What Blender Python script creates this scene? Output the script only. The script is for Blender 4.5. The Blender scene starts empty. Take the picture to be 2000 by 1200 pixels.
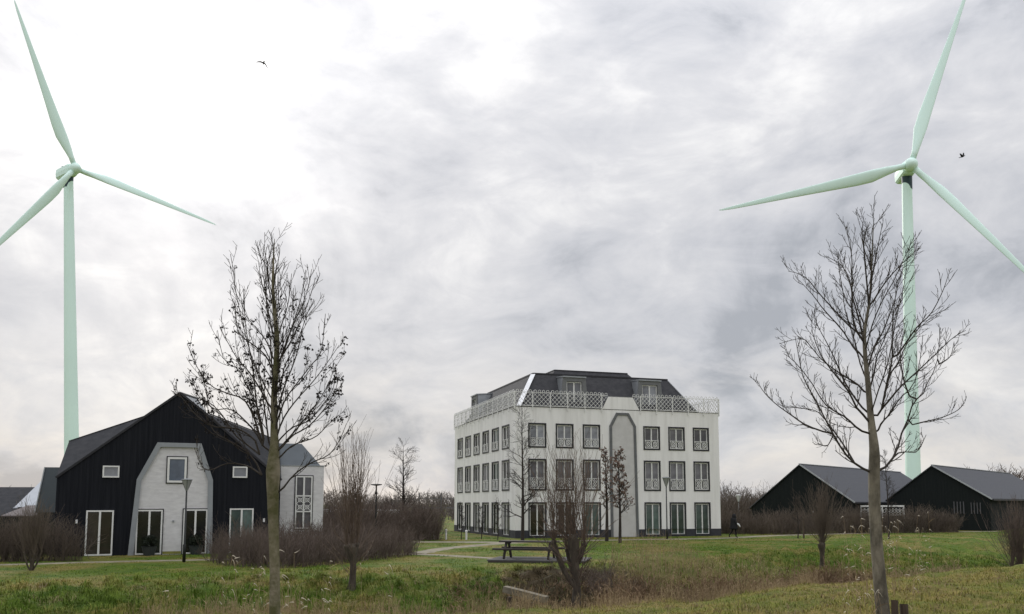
import bpy, math, random
import numpy as np
from mathutils import Vector, Matrix, Quaternion

R = math.radians
SC = bpy.context.scene
COL = SC.collection
rng = np.random.default_rng(11)
random.seed(5)

# ------------------------------------------------------------------ camera
cam_d = bpy.data.cameras.new('camera')
cam = bpy.data.objects.new('camera', cam_d); COL.objects.link(cam)
cam.location = (0, 0, 2.5)
cam.rotation_euler = (R(96), 0, 0)
cam_d.sensor_width = 36; cam_d.lens = 30.6; cam_d.shift_y = 0.1032
cam_d.clip_start = 0.1; cam_d.clip_end = 9000
SC.camera = cam

# ------------------------------------------------------------------ sky, sun, exposure
SUN = Vector((-0.325, 0.86, 0.39)).normalized()
w = bpy.data.worlds.new('World'); SC.world = w; w.use_nodes = True
N = w.node_tree.nodes; L = w.node_tree.links; N.clear()
def nd(tree_nodes, typ, **kw):
    n = tree_nodes.new(typ)
    for k, v in kw.items():
        if k.startswith('i_'):
            n.inputs[int(k[2:])].default_value = v
        else: setattr(n, k, v)
    return n
def wn(t, **k): return nd(N, t, **k)
def wmath(op, a, b=None, clamp=False):
    n = wn('ShaderNodeMath', operation=op, use_clamp=clamp)
    for i, s in enumerate((a, b)):
        if s is None: continue
        if isinstance(s, (int, float)): n.inputs[i].default_value = s
        else: L.new(s, n.inputs[i])
    return n.outputs[0]
out = wn('ShaderNodeOutputWorld'); bg = wn('ShaderNodeBackground'); bg.inputs[1].default_value = 0.1
L.new(bg.outputs[0], out.inputs[0])
sky = wn('ShaderNodeTexSky', sky_type='NISHITA', sun_disc=False)
sky.sun_elevation = math.asin(SUN.z); sky.sun_rotation = math.atan2(SUN.x, SUN.y)
tc = wn('ShaderNodeTexCoord'); sep = wn('ShaderNodeSeparateXYZ'); L.new(tc.outputs['Generated'], sep.inputs[0])
zc = wmath('MAXIMUM', sep.outputs[2], 0.0)
comb = tc
def mapping(loc, rot, sc):
    m = wn('ShaderNodeMapping'); L.new(comb.outputs['Generated'], m.inputs[0])
    m.inputs[1].default_value = loc; m.inputs[2].default_value = rot; m.inputs[3].default_value = sc
    return m.outputs[0]
def noise(vec, scale, detail, rough, dist):
    n = wn('ShaderNodeTexNoise'); L.new(vec, n.inputs['Vector'])
    n.inputs['Scale'].default_value = scale; n.inputs['Detail'].default_value = detail
    n.inputs['Roughness'].default_value = rough; n.inputs['Distortion'].default_value = dist
    return n.outputs[0]
n1 = noise(mapping((3.1, 7.4, 0.3), (0, R(14), 0), (1.0, 1.0, 1.6)), 3.1, 8, 0.58, 0.45)
n2 = noise(mapping((9.2, 1.7, 2.2), (0, R(-9), 0), (1.0, 1.0, 2.0)), 9.0, 8, 0.60, 0.5)
n3 = noise(mapping((1.3, 4.6, 1.0), (0, 0, 0), (1, 1, 1.5)), 2.4, 3, 0.5, 0.2)
c = wmath('ADD', wmath('ADD', wmath('MULTIPLY', n1, 0.58), wmath('MULTIPLY', n2, 0.28)), wmath('MULTIPLY', n3, 0.14))
ramp = wn('ShaderNodeValToRGB'); L.new(c, ramp.inputs[0])
el = ramp.color_ramp.elements
el[0].position = 0.395; el[0].color = (0.45, 0.468, 0.51, 1)
el[1].position = 0.605; el[1].color = (0.96, 0.95, 0.945, 1)
e = el.new(0.46); e.color = (0.62, 0.63, 0.67, 1)
e = el.new(0.53); e.color = (0.75, 0.75, 0.775, 1)
def wmix(fac, a, b, mode='MIX'):
    m = wn('ShaderNodeMix', data_type='RGBA', blend_type=mode)
    for sck, s in ((m.inputs[0], fac), (m.inputs[6], a), (m.inputs[7], b)):
        if isinstance(s, (int, float)): sck.default_value = s
        elif isinstance(s, tuple): sck.default_value = s
        else: L.new(s, sck)
    return m.outputs[2]
# thin cream light low on the horizon, breaking between the cloud banks
hz = wmath('SUBTRACT', 1.0, wmath('MULTIPLY', zc, 5.2), True)
crm = wmath('MULTIPLY', wmath('MULTIPLY', hz, wmath('MULTIPLY', wmath('SUBTRACT', n2, 0.40), 4.0, True)), 0.62)
col = wmix(crm, ramp.outputs[0], (0.92, 0.84, 0.74, 1))
# the veiled sun brightens the cloud around it
dotn = wn('ShaderNodeVectorMath', operation='DOT_PRODUCT'); L.new(tc.outputs['Generated'], dotn.inputs[0]); dotn.inputs[1].default_value = SUN
dp = wmath('MAXIMUM', dotn.outputs['Value'], 0.0)
gl = wmath('ADD', wmath('MULTIPLY', wmath('POWER', dp, 80.0), 0.29), wmath('MULTIPLY', wmath('POWER', dp, 12.0), 0.05))
gl = wmath('MULTIPLY', gl, wmath('MAXIMUM', wmath('SUBTRACT', wmath('ADD', wmath('MULTIPLY', n3, 1.4), wmath('MULTIPLY', n1, 3.0)), 1.25), 0.1))
col = wmix(1.0, col, gl, 'ADD')
# an overcast sky grows brighter towards the zenith
zen = wmath('ADD', 0.92, wmath('MULTIPLY', wmath('POWER', zc, 3.0), 2.0))
sc1 = wn('ShaderNodeVectorMath', operation='SCALE'); L.new(col, sc1.inputs[0]); L.new(wmath('MULTIPLY', zen, 10.0), sc1.inputs['Scale'])
L.new(wmix(0.95, sky.outputs[0], sc1.outputs[0]), bg.inputs[0])

sun_d = bpy.data.lights.new('sun', 'SUN'); sun_d.energy = 1.5; sun_d.angle = R(10); sun_d.color = (1, 0.96, 0.9)
sun = bpy.data.objects.new('sun', sun_d); COL.objects.link(sun)
sun.rotation_euler = SUN.to_track_quat('Z', 'Y').to_euler()
vs = SC.view_settings; vs.view_transform = 'Standard'; vs.look = 'None'; vs.exposure = 0.0; vs.gamma = 1; vs.use_curve_mapping = False
SC.cycles.max_bounces = 5; SC.cycles.diffuse_bounces = 3; SC.cycles.glossy_bounces = 3

# ------------------------------------------------------------------ helpers
def tag(o, label=None, cat=None, group=None, kind=None):
    if label: o['label'] = label
    if cat: o['category'] = cat
    if group: o['group'] = group
    if kind: o['kind'] = kind
    return o
def empty(name, loc=(0, 0, 0), rz=0.0):
    o = bpy.data.objects.new(name, None); COL.objects.link(o)
    o.location = loc; o.rotation_euler = (0, 0, rz); o.empty_display_size = 0.3
    return o
def link(name, mesh, parent=None, loc=None, rz=None):
    o = bpy.data.objects.new(name, mesh); COL.objects.link(o)
    if parent is not None: o.parent = parent
    if loc is not None: o.location = loc
    if rz is not None: o.rotation_euler = (0, 0, rz)
    return o

class MB:
    def __init__(s): s.v = []; s.f = []
    def add(s, vs, fs):
        b = len(s.v); s.v += [tuple(p) for p in vs]; s.f += [tuple(b + i for i in q) for q in fs]; return s
    def box(s, x0, x1, y0, y1, z0, z1):
        return s.add([(x0,y0,z0),(x1,y0,z0),(x1,y1,z0),(x0,y1,z0),(x0,y0,z1),(x1,y0,z1),(x1,y1,z1),(x0,y1,z1)],
                     [(3,2,1,0),(4,5,6,7),(0,1,5,4),(1,2,6,5),(2,3,7,6),(3,0,4,7)])
    def bar(s, a, b, wd, dp, up=(0, 0, 1)):
        a = Vector(a); b = Vector(b); d = (b - a).normalized(); u = Vector(up)
        if abs(d.dot(u)) > 0.98: u = Vector((1, 0, 0)) if abs(d.x) < 0.9 else Vector((0, 1, 0))
        x = d.cross(u).normalized(); y = x.cross(d).normalized()
        x *= wd / 2; y *= dp / 2
        p = [a-x-y, a+x-y, a+x+y, a-x+y, b-x-y, b+x-y, b+x+y, b-x+y]
        return s.add(p, [(3,2,1,0),(4,5,6,7),(0,1,5,4),(1,2,6,5),(2,3,7,6),(3,0,4,7)])
    def prism(s, poly, y0, y1):          # polygon in x,z, extruded along y; front at y0
        n = len(poly)
        vs = [(x, y0, z) for x, z in poly] + [(x, y1, z) for x, z in poly]
        fs = [tuple(range(n)), tuple(range(2*n-1, n-1, -1))] + [((i+1) % n, i, n+i, n+(i+1) % n) for i in range(n)]
        return s.add(vs, fs)
    def ringpoly(s, outer, inner, y0, y1):
        n = len(outer); vs = []
        for y in (y0, y1):
            vs += [(x, y, z) for x, z in outer] + [(x, y, z) for x, z in inner]
        fs = []
        for i in range(n):
            j = (i+1) % n
            fs += [(i, j, n+j, n+i), (2*n+j, 2*n+i, 3*n+i, 3*n+j), (j, i, 2*n+i, 2*n+j), (n+i, n+j, 3*n+j, 3*n+i)]
        return s.add(vs, fs)
    def frame(s, x0, x1, z0, z1, t, y0, y1):
        return s.ringpoly([(x0,z0),(x1,z0),(x1,z1),(x0,z1)], [(x0+t,z0+t),(x1-t,z0+t),(x1-t,z1-t),(x0+t,z1-t)], y0, y1)
    def lathe(s, prof, n=12, c=(0, 0, 0)):
        vs = []; fs = []
        for r, z in prof:
            for k in range(n):
                a = 2*math.pi*k/n; vs.append((c[0]+r*math.cos(a), c[1]+r*math.sin(a), c[2]+z))
        m = len(prof)
        for i in range(m-1):
            for k in range(n):
                fs.append((i*n+k, i*n+(k+1) % n, (i+1)*n+(k+1) % n, (i+1)*n+k))
        fs += [tuple(range(n-1, -1, -1)), tuple((m-1)*n+k for k in range(n))]
        return s.add(vs, fs)
    def tube(s, pts, rad, n=6):
        P = np.array(pts, float)[None]; Rr = np.array(rad if hasattr(rad, '__len__') else [rad]*len(pts), float)[None]
        v, f = tubes(P, Rr, n)
        return s.add(v.tolist(), f.tolist())
    def ringxz(s, cx, cz, r, t, y0, y1, n=10):
        o = [(cx+(r)*math.cos(2*math.pi*k/n), cz+(r)*math.sin(2*math.pi*k/n)) for k in range(n)]
        i = [(cx+(r-t)*math.cos(2*math.pi*k/n), cz+(r-t)*math.sin(2*math.pi*k/n)) for k in range(n)]
        return s.ringpoly(o, i, y0, y1)
    def mesh(s, name, mat, smooth=False):
        m = bpy.data.meshes.new(name); m.from_pydata(s.v, [], s.f); m.materials.append(mat)
        if smooth: m.polygons.foreach_set('use_smooth', [True]*len(m.polygons))
        m.update(); return m
    def build(s, name, mat, parent=None, loc=None, rz=None, smooth=False):
        return link(name, s.mesh(name, mat, smooth), parent, loc, rz)

def tubes(P, Rd, S):
    """P (N,K,3), Rd (N,K) -> verts, quads"""
    n, K, _ = P.shape
    T = np.gradient(P, axis=1); T /= np.linalg.norm(T, axis=2, keepdims=True) + 1e-9
    ref = np.where(np.abs(T[:, :1, 2:3]) > 0.9, np.array([[[1., 0, 0]]]), np.array([[[0, 0, 1.]]]))
    ref = np.repeat(ref, K, 1)
    X = np.cross(T, ref); X /= np.linalg.norm(X, axis=2, keepdims=True) + 1e-9
    Y = np.cross(T, X)
    a = np.arange(S) * 2*np.pi/S
    V = P[:, :, None, :] + Rd[:, :, None, None]*(X[:, :, None, :]*np.cos(a)[None, None, :, None] + Y[:, :, None, :]*np.sin(a)[None, None, :, None])
    idx = np.arange(n*K*S).reshape(n, K, S)
    A = idx[:, :-1, :]; B = np.roll(A, -1, axis=2); D = idx[:, 1:, :]; C = np.roll(D, -1, axis=2)
    F = np.stack([A, B, C, D], -1).reshape(-1, 4)
    return V.reshape(-1, 3), F
def np_mesh(name, parts, mat, smooth=False):
    vs = []; fs = []; b = 0
    for v, f in parts:
        vs.append(v); fs.append(f + b); b += len(v)
    V = np.concatenate(vs).astype(np.float32); F = np.concatenate(fs).astype(np.int32)
    m = bpy.data.meshes.new(name)
    m.vertices.add(len(V)); m.vertices.foreach_set('co', V.ravel())
    k = F.shape[1]
    m.loops.add(F.size); m.loops.foreach_set('vertex_index', F.ravel())
    m.polygons.add(len(F)); m.polygons.foreach_set('loop_start', np.arange(0, F.size, k, dtype=np.int32))
    if smooth: m.polygons.foreach_set('use_smooth', np.ones(len(F), bool))
    m.materials.append(mat); m.update(calc_edges=True); m.validate()
    return m

# ------------------------------------------------------------------ materials
def mat(name, color, rough=0.8, var=0.0, vscale=3.0, color2=None, bump=0.0, bscale=20.0, metal=0.0, spec=0.4, stretch=(1, 1, 1), lo=0.35, hi=0.65):
    m = bpy.data.materials.new(name); m.use_nodes = True
    n = m.node_tree.nodes; l = m.node_tree.links
    b = n['Principled BSDF']
    b.inputs['Roughness'].default_value = rough; b.inputs['Metallic'].default_value = metal
    b.inputs['Specular IOR Level'].default_value = spec
    b.inputs['Base Color'].default_value = (*color, 1)
    tcn = n.new('ShaderNodeTexCoord'); mp = n.new('ShaderNodeMapping'); l.new(tcn.outputs['Object'], mp.inputs[0]); mp.inputs[3].default_value = stretch
    if var > 0 or color2:
        c2 = color2 or tuple(x*(1-var) for x in color)
        t = n.new('ShaderNodeTexNoise'); t.inputs['Scale'].default_value = vscale; t.inputs['Detail'].default_value = 6; t.inputs['Roughness'].default_value = 0.6
        l.new(mp.outputs[0], t.inputs['Vector'])
        mr = n.new('ShaderNodeMapRange'); mr.inputs[1].default_value = lo; mr.inputs[2].default_value = hi; l.new(t.outputs[0], mr.inputs[0])
        mx = n.new('ShaderNodeMix'); mx.data_type = 'RGBA'; l.new(mr.outputs[0], mx.inputs[0])
        mx.inputs[6].default_value = (*color, 1); mx.inputs[7].default_value = (*c2, 1)
        l.new(mx.outputs[2], b.inputs['Base Color'])
    if bump > 0:
        t = n.new('ShaderNodeTexNoise'); t.inputs['Scale'].default_value = bscale; t.inputs['Detail'].default_value = 5
        l.new(mp.outputs[0], t.inputs['Vector'])
        bp = n.new('ShaderNodeBump'); bp.inputs['Strength'].default_value = bump; bp.inputs['Distance'].default_value = 0.02
        l.new(t.outputs[0], bp.inputs['Height']); l.new(bp.outputs[0], b.inputs['Normal'])
    return m
def course_mat(name, color, c2, axis, period, rough=0.6, depth=0.02, spec=0.3):
    """material with fine regular courses (boards, tiles) as relief, in object space"""
    m = mat(name, color, rough, color2=c2, vscale=2.5, spec=spec, stretch=(3, 3, 0.12) if axis == 0 else (1, 1, 1))
    n = m.node_tree.nodes; l = m.node_tree.links; b = n['Principled BSDF']
    tcn = n.new('ShaderNodeTexCoord'); sp = n.new('ShaderNodeSeparateXYZ'); l.new(tcn.outputs['Object'], sp.inputs[0])
    q = n.new('ShaderNodeMath'); q.operation = 'DIVIDE'; l.new(sp.outputs[axis], q.inputs[0]); q.inputs[1].default_value = period
    fr = n.new('ShaderNodeMath'); fr.operation = 'FRACT'; l.new(q.outputs[0], fr.inputs[0])
    if axis != 2:
        rp = n.new('ShaderNodeMapRange'); rp.inputs[1].default_value = 0.0; rp.inputs[2].default_value = 0.12; l.new(fr.outputs[0], rp.inputs[0]); hsrc = rp.outputs[0]
    else: hsrc = fr.outputs[0]
    bp = n.new('ShaderNodeBump'); bp.inputs['Strength'].default_value = 0.9; bp.inputs['Distance'].default_value = depth
    l.new(hsrc, bp.inputs['Height']); l.new(bp.outputs[0], b.inputs['Normal'])
    return m
M = {}
M['stucco'] = mat('stucco', (0.85, 0.84, 0.825), 0.9, color2=(0.67, 0.66, 0.64), vscale=1.3, bump=0.2, bscale=40, stretch=(1.6, 1.6, 0.14), lo=0.42, hi=0.78)
M['stucco_panel'] = mat('stucco_panel', (0.60, 0.59, 0.58), 0.9, color2=(0.52, 0.51, 0.50), vscale=1.6, bump=0.2, bscale=50)
M['brickwhite'] = mat('painted_masonry', (0.72, 0.71, 0.715), 0.9, color2=(0.60, 0.59, 0.595), vscale=2.0, bump=0.35, bscale=28, stretch=(1, 1, 3))
M['plinth'] = mat('plinth', (0.045, 0.045, 0.055), 0.8, 0.3, 3)
M['black_frame'] = mat('black_frame', (0.022, 0.022, 0.028), 0.5, 0.3, 5)
M['white_frame'] = mat('white_frame', (0.78, 0.78, 0.76), 0.45, 0.06, 6)
M['lattice'] = mat('lattice_white', (0.80, 0.80, 0.78), 0.6, 0.15, 6)
M['slate'] = course_mat('slate', (0.050, 0.051, 0.057), (0.072, 0.072, 0.078), 2, 0.22, 0.85, spec=0.15)
M['zinc'] = mat('zinc', (0.34, 0.36, 0.38), 0.42, 0.2, 2.0, metal=0.35)
M['zinc_bright'] = mat('zinc_bright', (0.62, 0.63, 0.64), 0.22, 0.15, 3.0, metal=0.9)
M['pale_zinc'] = mat('pale_zinc', (0.55, 0.58, 0.63), 0.5, 0.1, 2)
M['dormer'] = mat('dormer_grey', (0.17, 0.175, 0.18), 0.6, 0.2, 3)
M['frame_grey'] = mat('frame_grey', (0.30, 0.32, 0.34), 0.6, 0.15, 2)
M['panel_border'] = mat('panel_border', (0.14, 0.145, 0.15), 0.6, 0.2, 2)
M['boards'] = course_mat('tarred_boards', (0.0095, 0.0107, 0.0145), (0.0175, 0.0187, 0.0235), 0, 0.16, 0.78, 0.015, 0.12)
M['boards2'] = course_mat('tarred_boards_green', (0.0115, 0.0150, 0.0155), (0.017, 0.020, 0.020), 0, 0.22, 0.8, 0.012, 0.12)
M['tiles'] = course_mat('roof_tiles', (0.036, 0.038, 0.043), (0.052, 0.053, 0.058), 2, 0.16, 0.8, spec=0.15)
M['sheet_roof'] = course_mat('sheet_roof', (0.070, 0.073, 0.084), (0.086, 0.09, 0.10), 0, 0.6, 0.7, 0.012, 0.2)
M['ridge_trim'] = mat('ridge_trim', (0.42, 0.44, 0.46), 0.4, 0.1)
def glass(name, color, spec=0.5):
    m = mat(name, color, 0.04, 0.5, 1.1, spec=spec)
    n = m.node_tree.nodes; l = m.node_tree.links; b = n['Principled BSDF']
    oi = n.new('ShaderNodeObjectInfo'); mr = n.new('ShaderNodeMapRange'); l.new(oi.outputs['Random'], mr.inputs[0]); mr.inputs[3].default_value = 0.45; mr.inputs[4].default_value = 1.55
    src = b.inputs['Base Color'].links[0].from_socket; vm = n.new('ShaderNodeVectorMath'); vm.operation = 'SCALE'; l.new(src, vm.inputs[0]); l.new(mr.outputs[0], vm.inputs['Scale']); l.new(vm.outputs[0], b.inputs['Base Color'])
    return m
M['glass_dark'] = glass('glass_dark', (0.020, 0.022, 0.022))
M['glass_curtain'] = glass('glass_curtain', (0.165, 0.162, 0.175))
M['glass_pale'] = glass('glass_pale', (0.25, 0.26, 0.285))
M['glass_green'] = glass('glass_green', (0.125, 0.175, 0.168))
M['glass_brown'] = glass('glass_brown', (0.065, 0.056, 0.050))
M['glass_blue'] = glass('glass_blue', (0.12, 0.15, 0.20))
M['turbine'] = mat('turbine_paint', (0.78, 0.995, 0.93), 0.5, 0.05, 0.05, spec=0.5)
M['turbine_shade'] = mat('turbine_shade', (0.025, 0.05, 0.065), 0.5)
M['bark'] = mat('bark', (0.075, 0.066, 0.050), 0.95, color2=(0.23, 0.205, 0.160), vscale=5, bump=1.0, bscale=22, stretch=(1, 1, 0.45), lo=0.38, hi=0.66)
M['bark_green'] = mat('bark_green', (0.085, 0.084, 0.034), 0.95, color2=(0.235, 0.205, 0.150), vscale=4.5, bump=1.0, bscale=22, stretch=(1, 1, 0.8), lo=0.38, hi=0.66)
M['twig'] = mat('twig', (0.050, 0.041, 0.034), 0.9, 0.3, 4)
M['twig_dark'] = mat('twig_dark', (0.040, 0.032, 0.028), 0.9, 0.3, 4)
M['willow_bark'] = mat('willow_bark', (0.045, 0.036, 0.028), 0.95, color2=(0.10, 0.082, 0.062), vscale=6, bump=0.8, bscale=18, stretch=(1, 1, 0.4))
M['willow_shoot'] = mat('willow_shoot', (0.165, 0.120, 0.090), 0.9, 0.35, 3)
M['seed'] = mat('withered_leaf', (0.022, 0.017, 0.015), 0.95, 0.3, 9)
M['dead_leaf'] = mat('dead_leaf', (0.27, 0.185, 0.15), 0.95, 0.4, 4)
M['hedge'] = mat('hedge_twigs', (0.088, 0.066, 0.054), 0.95, color2=(0.160, 0.124, 0.102), vscale=1.6)
M['hedge2'] = mat('hedge_twigs_grey', (0.145, 0.115, 0.088), 0.95, color2=(0.090, 0.070, 0.056), vscale=0.5)
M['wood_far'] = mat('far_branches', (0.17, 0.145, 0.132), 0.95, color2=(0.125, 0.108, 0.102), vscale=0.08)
M['reed'] = mat('dry_reed', (0.42, 0.33, 0.185), 0.9, color2=(0.24, 0.17, 0.10), vscale=2.2)
M['reed_brown'] = mat('dry_reed_brown', (0.26, 0.175, 0.10), 0.9, color2=(0.14, 0.092, 0.056), vscale=1.4)
M['plume'] = mat('pale_reed_leaf', (0.66, 0.59, 0.46), 0.85, 0.4, 5)
M['path'] = mat('gravel', (0.26, 0.23, 0.17), 0.95, color2=(0.15, 0.135, 0.09), vscale=2.5, bump=0.5, bscale=40)
M['deck'] = mat('deck_wood', (0.060, 0.060, 0.062), 0.95, color2=(0.095, 0.092, 0.092), vscale=3, bump=0.3, bscale=30, stretch=(0.3, 3, 1))
M['table_wood'] = mat('table_wood', (0.028, 0.023, 0.022), 0.75, color2=(0.060, 0.048, 0.042), vscale=3, bump=0.3, bscale=30, stretch=(0.2, 2, 1))
M['old_wood'] = mat('weathered_wood', (0.22, 0.195, 0.145), 0.9, color2=(0.11, 0.095, 0.07), vscale=5, bump=0.6, bscale=20, stretch=(0.3, 2, 1))
M['stake'] = mat('stake_wood', (0.085, 0.06, 0.042), 0.9, color2=(0.05, 0.037, 0.028), vscale=8, bump=0.7, bscale=24, stretch=(1, 1, 0.3))
M['lamp_black'] = mat('lamp_black', (0.012, 0.014, 0.014), 0.45)
M['lamp_glass'] = mat('lamp_glass', (0.33, 0.34, 0.34), 0.25, 0.1, 5, spec=0.6)
M['lamp_white'] = mat('lamp_white', (0.75, 0.75, 0.75), 0.4)
M['coat'] = mat('coat', (0.010, 0.010, 0.012), 0.85, 0.3, 8)
M['skin'] = mat('skin', (0.42, 0.27, 0.20), 0.6)
M['cloth_white'] = mat('cloth_white', (0.78, 0.78, 0.78), 0.8)
M['bird'] = mat('bird_feathers', (0.015, 0.015, 0.018), 0.8)
M['pot'] = mat('planter', (0.035, 0.042, 0.044), 0.6)
M['evergreen'] = mat('evergreen', (0.016, 0.024, 0.012), 0.85, 0.4, 6)
M['shed_brown'] = mat('shed_roof', (0.115, 0.095, 0.10), 0.8, 0.2, 2)
M['greyblue'] = mat('grey_blue_cladding', (0.070, 0.085, 0.097), 0.55, 0.15, 1)
M['dark_house'] = mat('dark_house', (0.030, 0.031, 0.036), 0.8, 0.2, 1)
M['water'] = mat('ditch_water', (0.012, 0.014, 0.010), 0.08, spec=0.5)
M['steel'] = mat('steel', (0.10, 0.10, 0.11), 0.5)
M['yellow_moss'] = mat('algae', (0.30, 0.29, 0.08), 0.95, 0.4, 6)

# ground and grass share one colour layout in world space
def grass_mat(name, k=1.0, blade=False):
    m = bpy.data.materials.new(name); m.use_nodes = True
    n = m.node_tree.nodes; l = m.node_tree.links; b = n['Principled BSDF']
    b.inputs['Roughness'].default_value = 0.9; b.inputs['Specular IOR Level'].default_value = 0.15
    g = n.new('ShaderNodeNewGeometry')
    def noi(sc, det, st=(1, 1, 1)):
        mp = n.new('ShaderNodeMapping'); l.new(g.outputs['Position'], mp.inputs[0]); mp.inputs[3].default_value = st
        t = n.new('ShaderNodeTexNoise'); t.inputs['Scale'].default_value = sc; t.inputs['Detail'].default_value = det; t.inputs['Roughness'].default_value = 0.65
        l.new(mp.outputs[0], t.inputs['Vector']); return t.outputs[0]
    def mr(s, a, bb, c=0.0, d=1.0):
        r = n.new('ShaderNodeMapRange'); l.new(s, r.inputs[0]); r.inputs[1].default_value = a; r.inputs[2].default_value = bb; r.inputs[3].default_value = c; r.inputs[4].default_value = d; return r.outputs[0]
    def mix(f, a, bb):
        x = n.new('ShaderNodeMix'); x.data_type = 'RGBA'
        for s, v in ((x.inputs[0], f), (x.inputs[6], a), (x.inputs[7], bb)):
            if isinstance(v, tuple): s.default_value = (*[q*k for q in v], 1)
            elif isinstance(v, float): s.default_value = v
            else: l.new(v, s)
        return x.outputs[2]
    big = noi(0.30, 7); mid = noi(1.1, 5, (0.8, 1.0, 1)); fine = noi(9.0, 4)
    green = mix(mr(mid, 0.35, 0.65), (0.060, 0.118, 0.011), (0.135, 0.188, 0.026))
    olive = mix(mr(fine, 0.35, 0.65), (0.170, 0.150, 0.030), (0.310, 0.240, 0.090))
    f1 = mr(big, 0.45, 0.60)
    # near bank is drier than the lawns beyond the ditch
    sp = n.new('ShaderNodeSeparateXYZ'); l.new(g.outputs['Position'], sp.inputs[0])
    mm = n.new('ShaderNodeMath'); mm.operation = 'MULTIPLY'; l.new(sp.outputs[0], mm.inputs[0]); mm.inputs[1].default_value = 0.80
    mx_ = n.new('ShaderNodeMath'); mx_.operation = 'MAXIMUM'; l.new(mm.outputs[0], mx_.inputs[0]); mx_.inputs[1].default_value = 0.0
    sb = n.new('ShaderNodeMath'); sb.operation = 'SUBTRACT'; l.new(sp.outputs[1], sb.inputs[0]); l.new(mx_.outputs[0], sb.inputs[1])
    near = mr(sb.outputs[0], 18.8, 20.4, 0.46, 0.0)
    dry = n.new('ShaderNodeMath'); dry.operation = 'ADD'; dry.use_clamp = True; l.new(f1, dry.inputs[0]); l.new(near, dry.inputs[1])
    fm = n.new('ShaderNodeMath'); fm.operation = 'MULTIPLY'; l.new(dry.outputs[0], fm.inputs[0]); l.new(mr(fine, 0.25, 0.6, 0.35, 1.0), fm.inputs[1])
    c1 = mix(fm.outputs[0], green, olive)
    # raw earth low in the ditch
    low = mr(sp.outputs[2], -1.0, -0.70, 0.9, 0.0)
    c1 = mix(low, c1, (0.085, 0.060, 0.036))
    # bare washed-out soil below the deck, darkened to include the deep shadow there
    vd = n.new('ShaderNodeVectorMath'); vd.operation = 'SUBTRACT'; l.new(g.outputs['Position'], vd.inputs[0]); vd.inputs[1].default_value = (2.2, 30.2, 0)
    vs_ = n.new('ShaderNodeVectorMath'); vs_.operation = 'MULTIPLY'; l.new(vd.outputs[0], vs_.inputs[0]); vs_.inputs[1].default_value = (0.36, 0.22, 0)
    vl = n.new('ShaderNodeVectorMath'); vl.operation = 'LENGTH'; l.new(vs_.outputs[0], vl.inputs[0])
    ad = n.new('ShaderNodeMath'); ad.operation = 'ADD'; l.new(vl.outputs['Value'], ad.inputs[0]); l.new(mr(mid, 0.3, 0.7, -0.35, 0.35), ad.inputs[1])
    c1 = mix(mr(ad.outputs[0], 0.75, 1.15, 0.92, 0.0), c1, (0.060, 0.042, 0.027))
    l.new(c1, b.inputs['Base Color'])
    if not blade:
        bp = n.new('ShaderNodeBump'); bp.inputs['Strength'].default_value = 1.0; bp.inputs['Distance'].default_value = 0.10
        l.new(noi(14.0, 6), bp.inputs['Height']); l.new(bp.outputs[0], b.inputs['Normal'])
    return m
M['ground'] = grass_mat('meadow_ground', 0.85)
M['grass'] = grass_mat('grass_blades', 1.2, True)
M['lush_shade'] = mat('long_grass_shade', (0.038, 0.084, 0.008), 0.85, color2=(0.098, 0.130, 0.018), vscale=0.8, spec=0.2)  # lush uncut grass, its green darkened to carry the far bank's shade

# ------------------------------------------------------------------ terrain
EX = [-200, -60, -30, -12, -6, -3, 0, 2.2, 8, 20, 30, 60, 200]
EY = [-70, -18, 3, 15.0, 18.8, 19.2, 19.6, 20.4, 25.3, 35, 42, 62, 140]
PS = [-60, -14, -8, -3, -0.4, 0.5, 2.0, 4.5, 6.5, 8.5, 11.0, 14.0, 30, 9000]
PZ = [1.0, 0.97, 0.80, 0.36, 0.13, -0.22, -1.10, -1.25, -1.05, -0.66, -0.17, 0.03, 0.0, 0.0]
def edge_y(x): return np.interp(x, EX, EY)
def bank_k(x): return np.interp(x, [-3, 3, 9, 16], [0.95, 1.0, 1.45, 1.9])     # the far bank is broader to the right
def rough(x, y):
    r = 0.030*np.sin(x*1.7+y*0.9+0.4)*np.sin(y*1.9-x*0.6) + 0.022*np.sin(x*3.9+1.2*np.sin(y*2.3))*np.sin(y*4.3+1.7*np.sin(x*1.1)) + 0.014*np.sin(x*8.1+2*np.sin(y*3))*np.sin(y*9.2+x*2.2)
    return r
def hgt(x, y):
    x = np.asarray(x, float); y = np.asarray(y, float)
    s = y - edge_y(x) - 0.30*np.sin(x*0.9+0.5) - 0.20*np.sin(x*2.3+1)
    k = bank_k(x)
    q = np.where(s > 6.5, 6.5+(s-6.5)/k, s)
    z = np.interp(q, PS, PZ)
    amp = np.interp(q, [-12, -2, 5, 12, 15, 20], [0.9, 1.3, 2.4, 2.2, 0.7, 0.10])
    lump = np.interp(q, [5.5, 7.5, 12, 15.5], [0, 1, 1, 0])*0.12*(np.sin(x*3.3+1.6*np.sin(y*1.9))*np.sin(y*3.3+1.8*np.sin(x*1.4))+0.6*np.sin(x*7.3+y*2.1+2*np.sin(y*2.7))*np.sin(y*6.7-x*1.3))
    rows = np.interp(q, [-16, -1.2, 0], [1, 1, 0])*0.045*np.sin(s*3.6+0.8*np.sin(x*0.7))
    return z + amp*rough(x, y) + lump + rows
def H(x, y): return float(hgt(x, y))
def axis(a, b, step, far_lo, far_hi, g=1.22):
    mid = list(np.arange(a, b+1e-6, step)); hi = []; v = b; st = step
    while v < far_hi: st *= g; v += st; hi.append(v)
    lo = []; v = a; st = step
    while v > far_lo: st *= g; v -= st; lo.append(v)
    return np.array(lo[::-1] + mid + hi)
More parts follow.
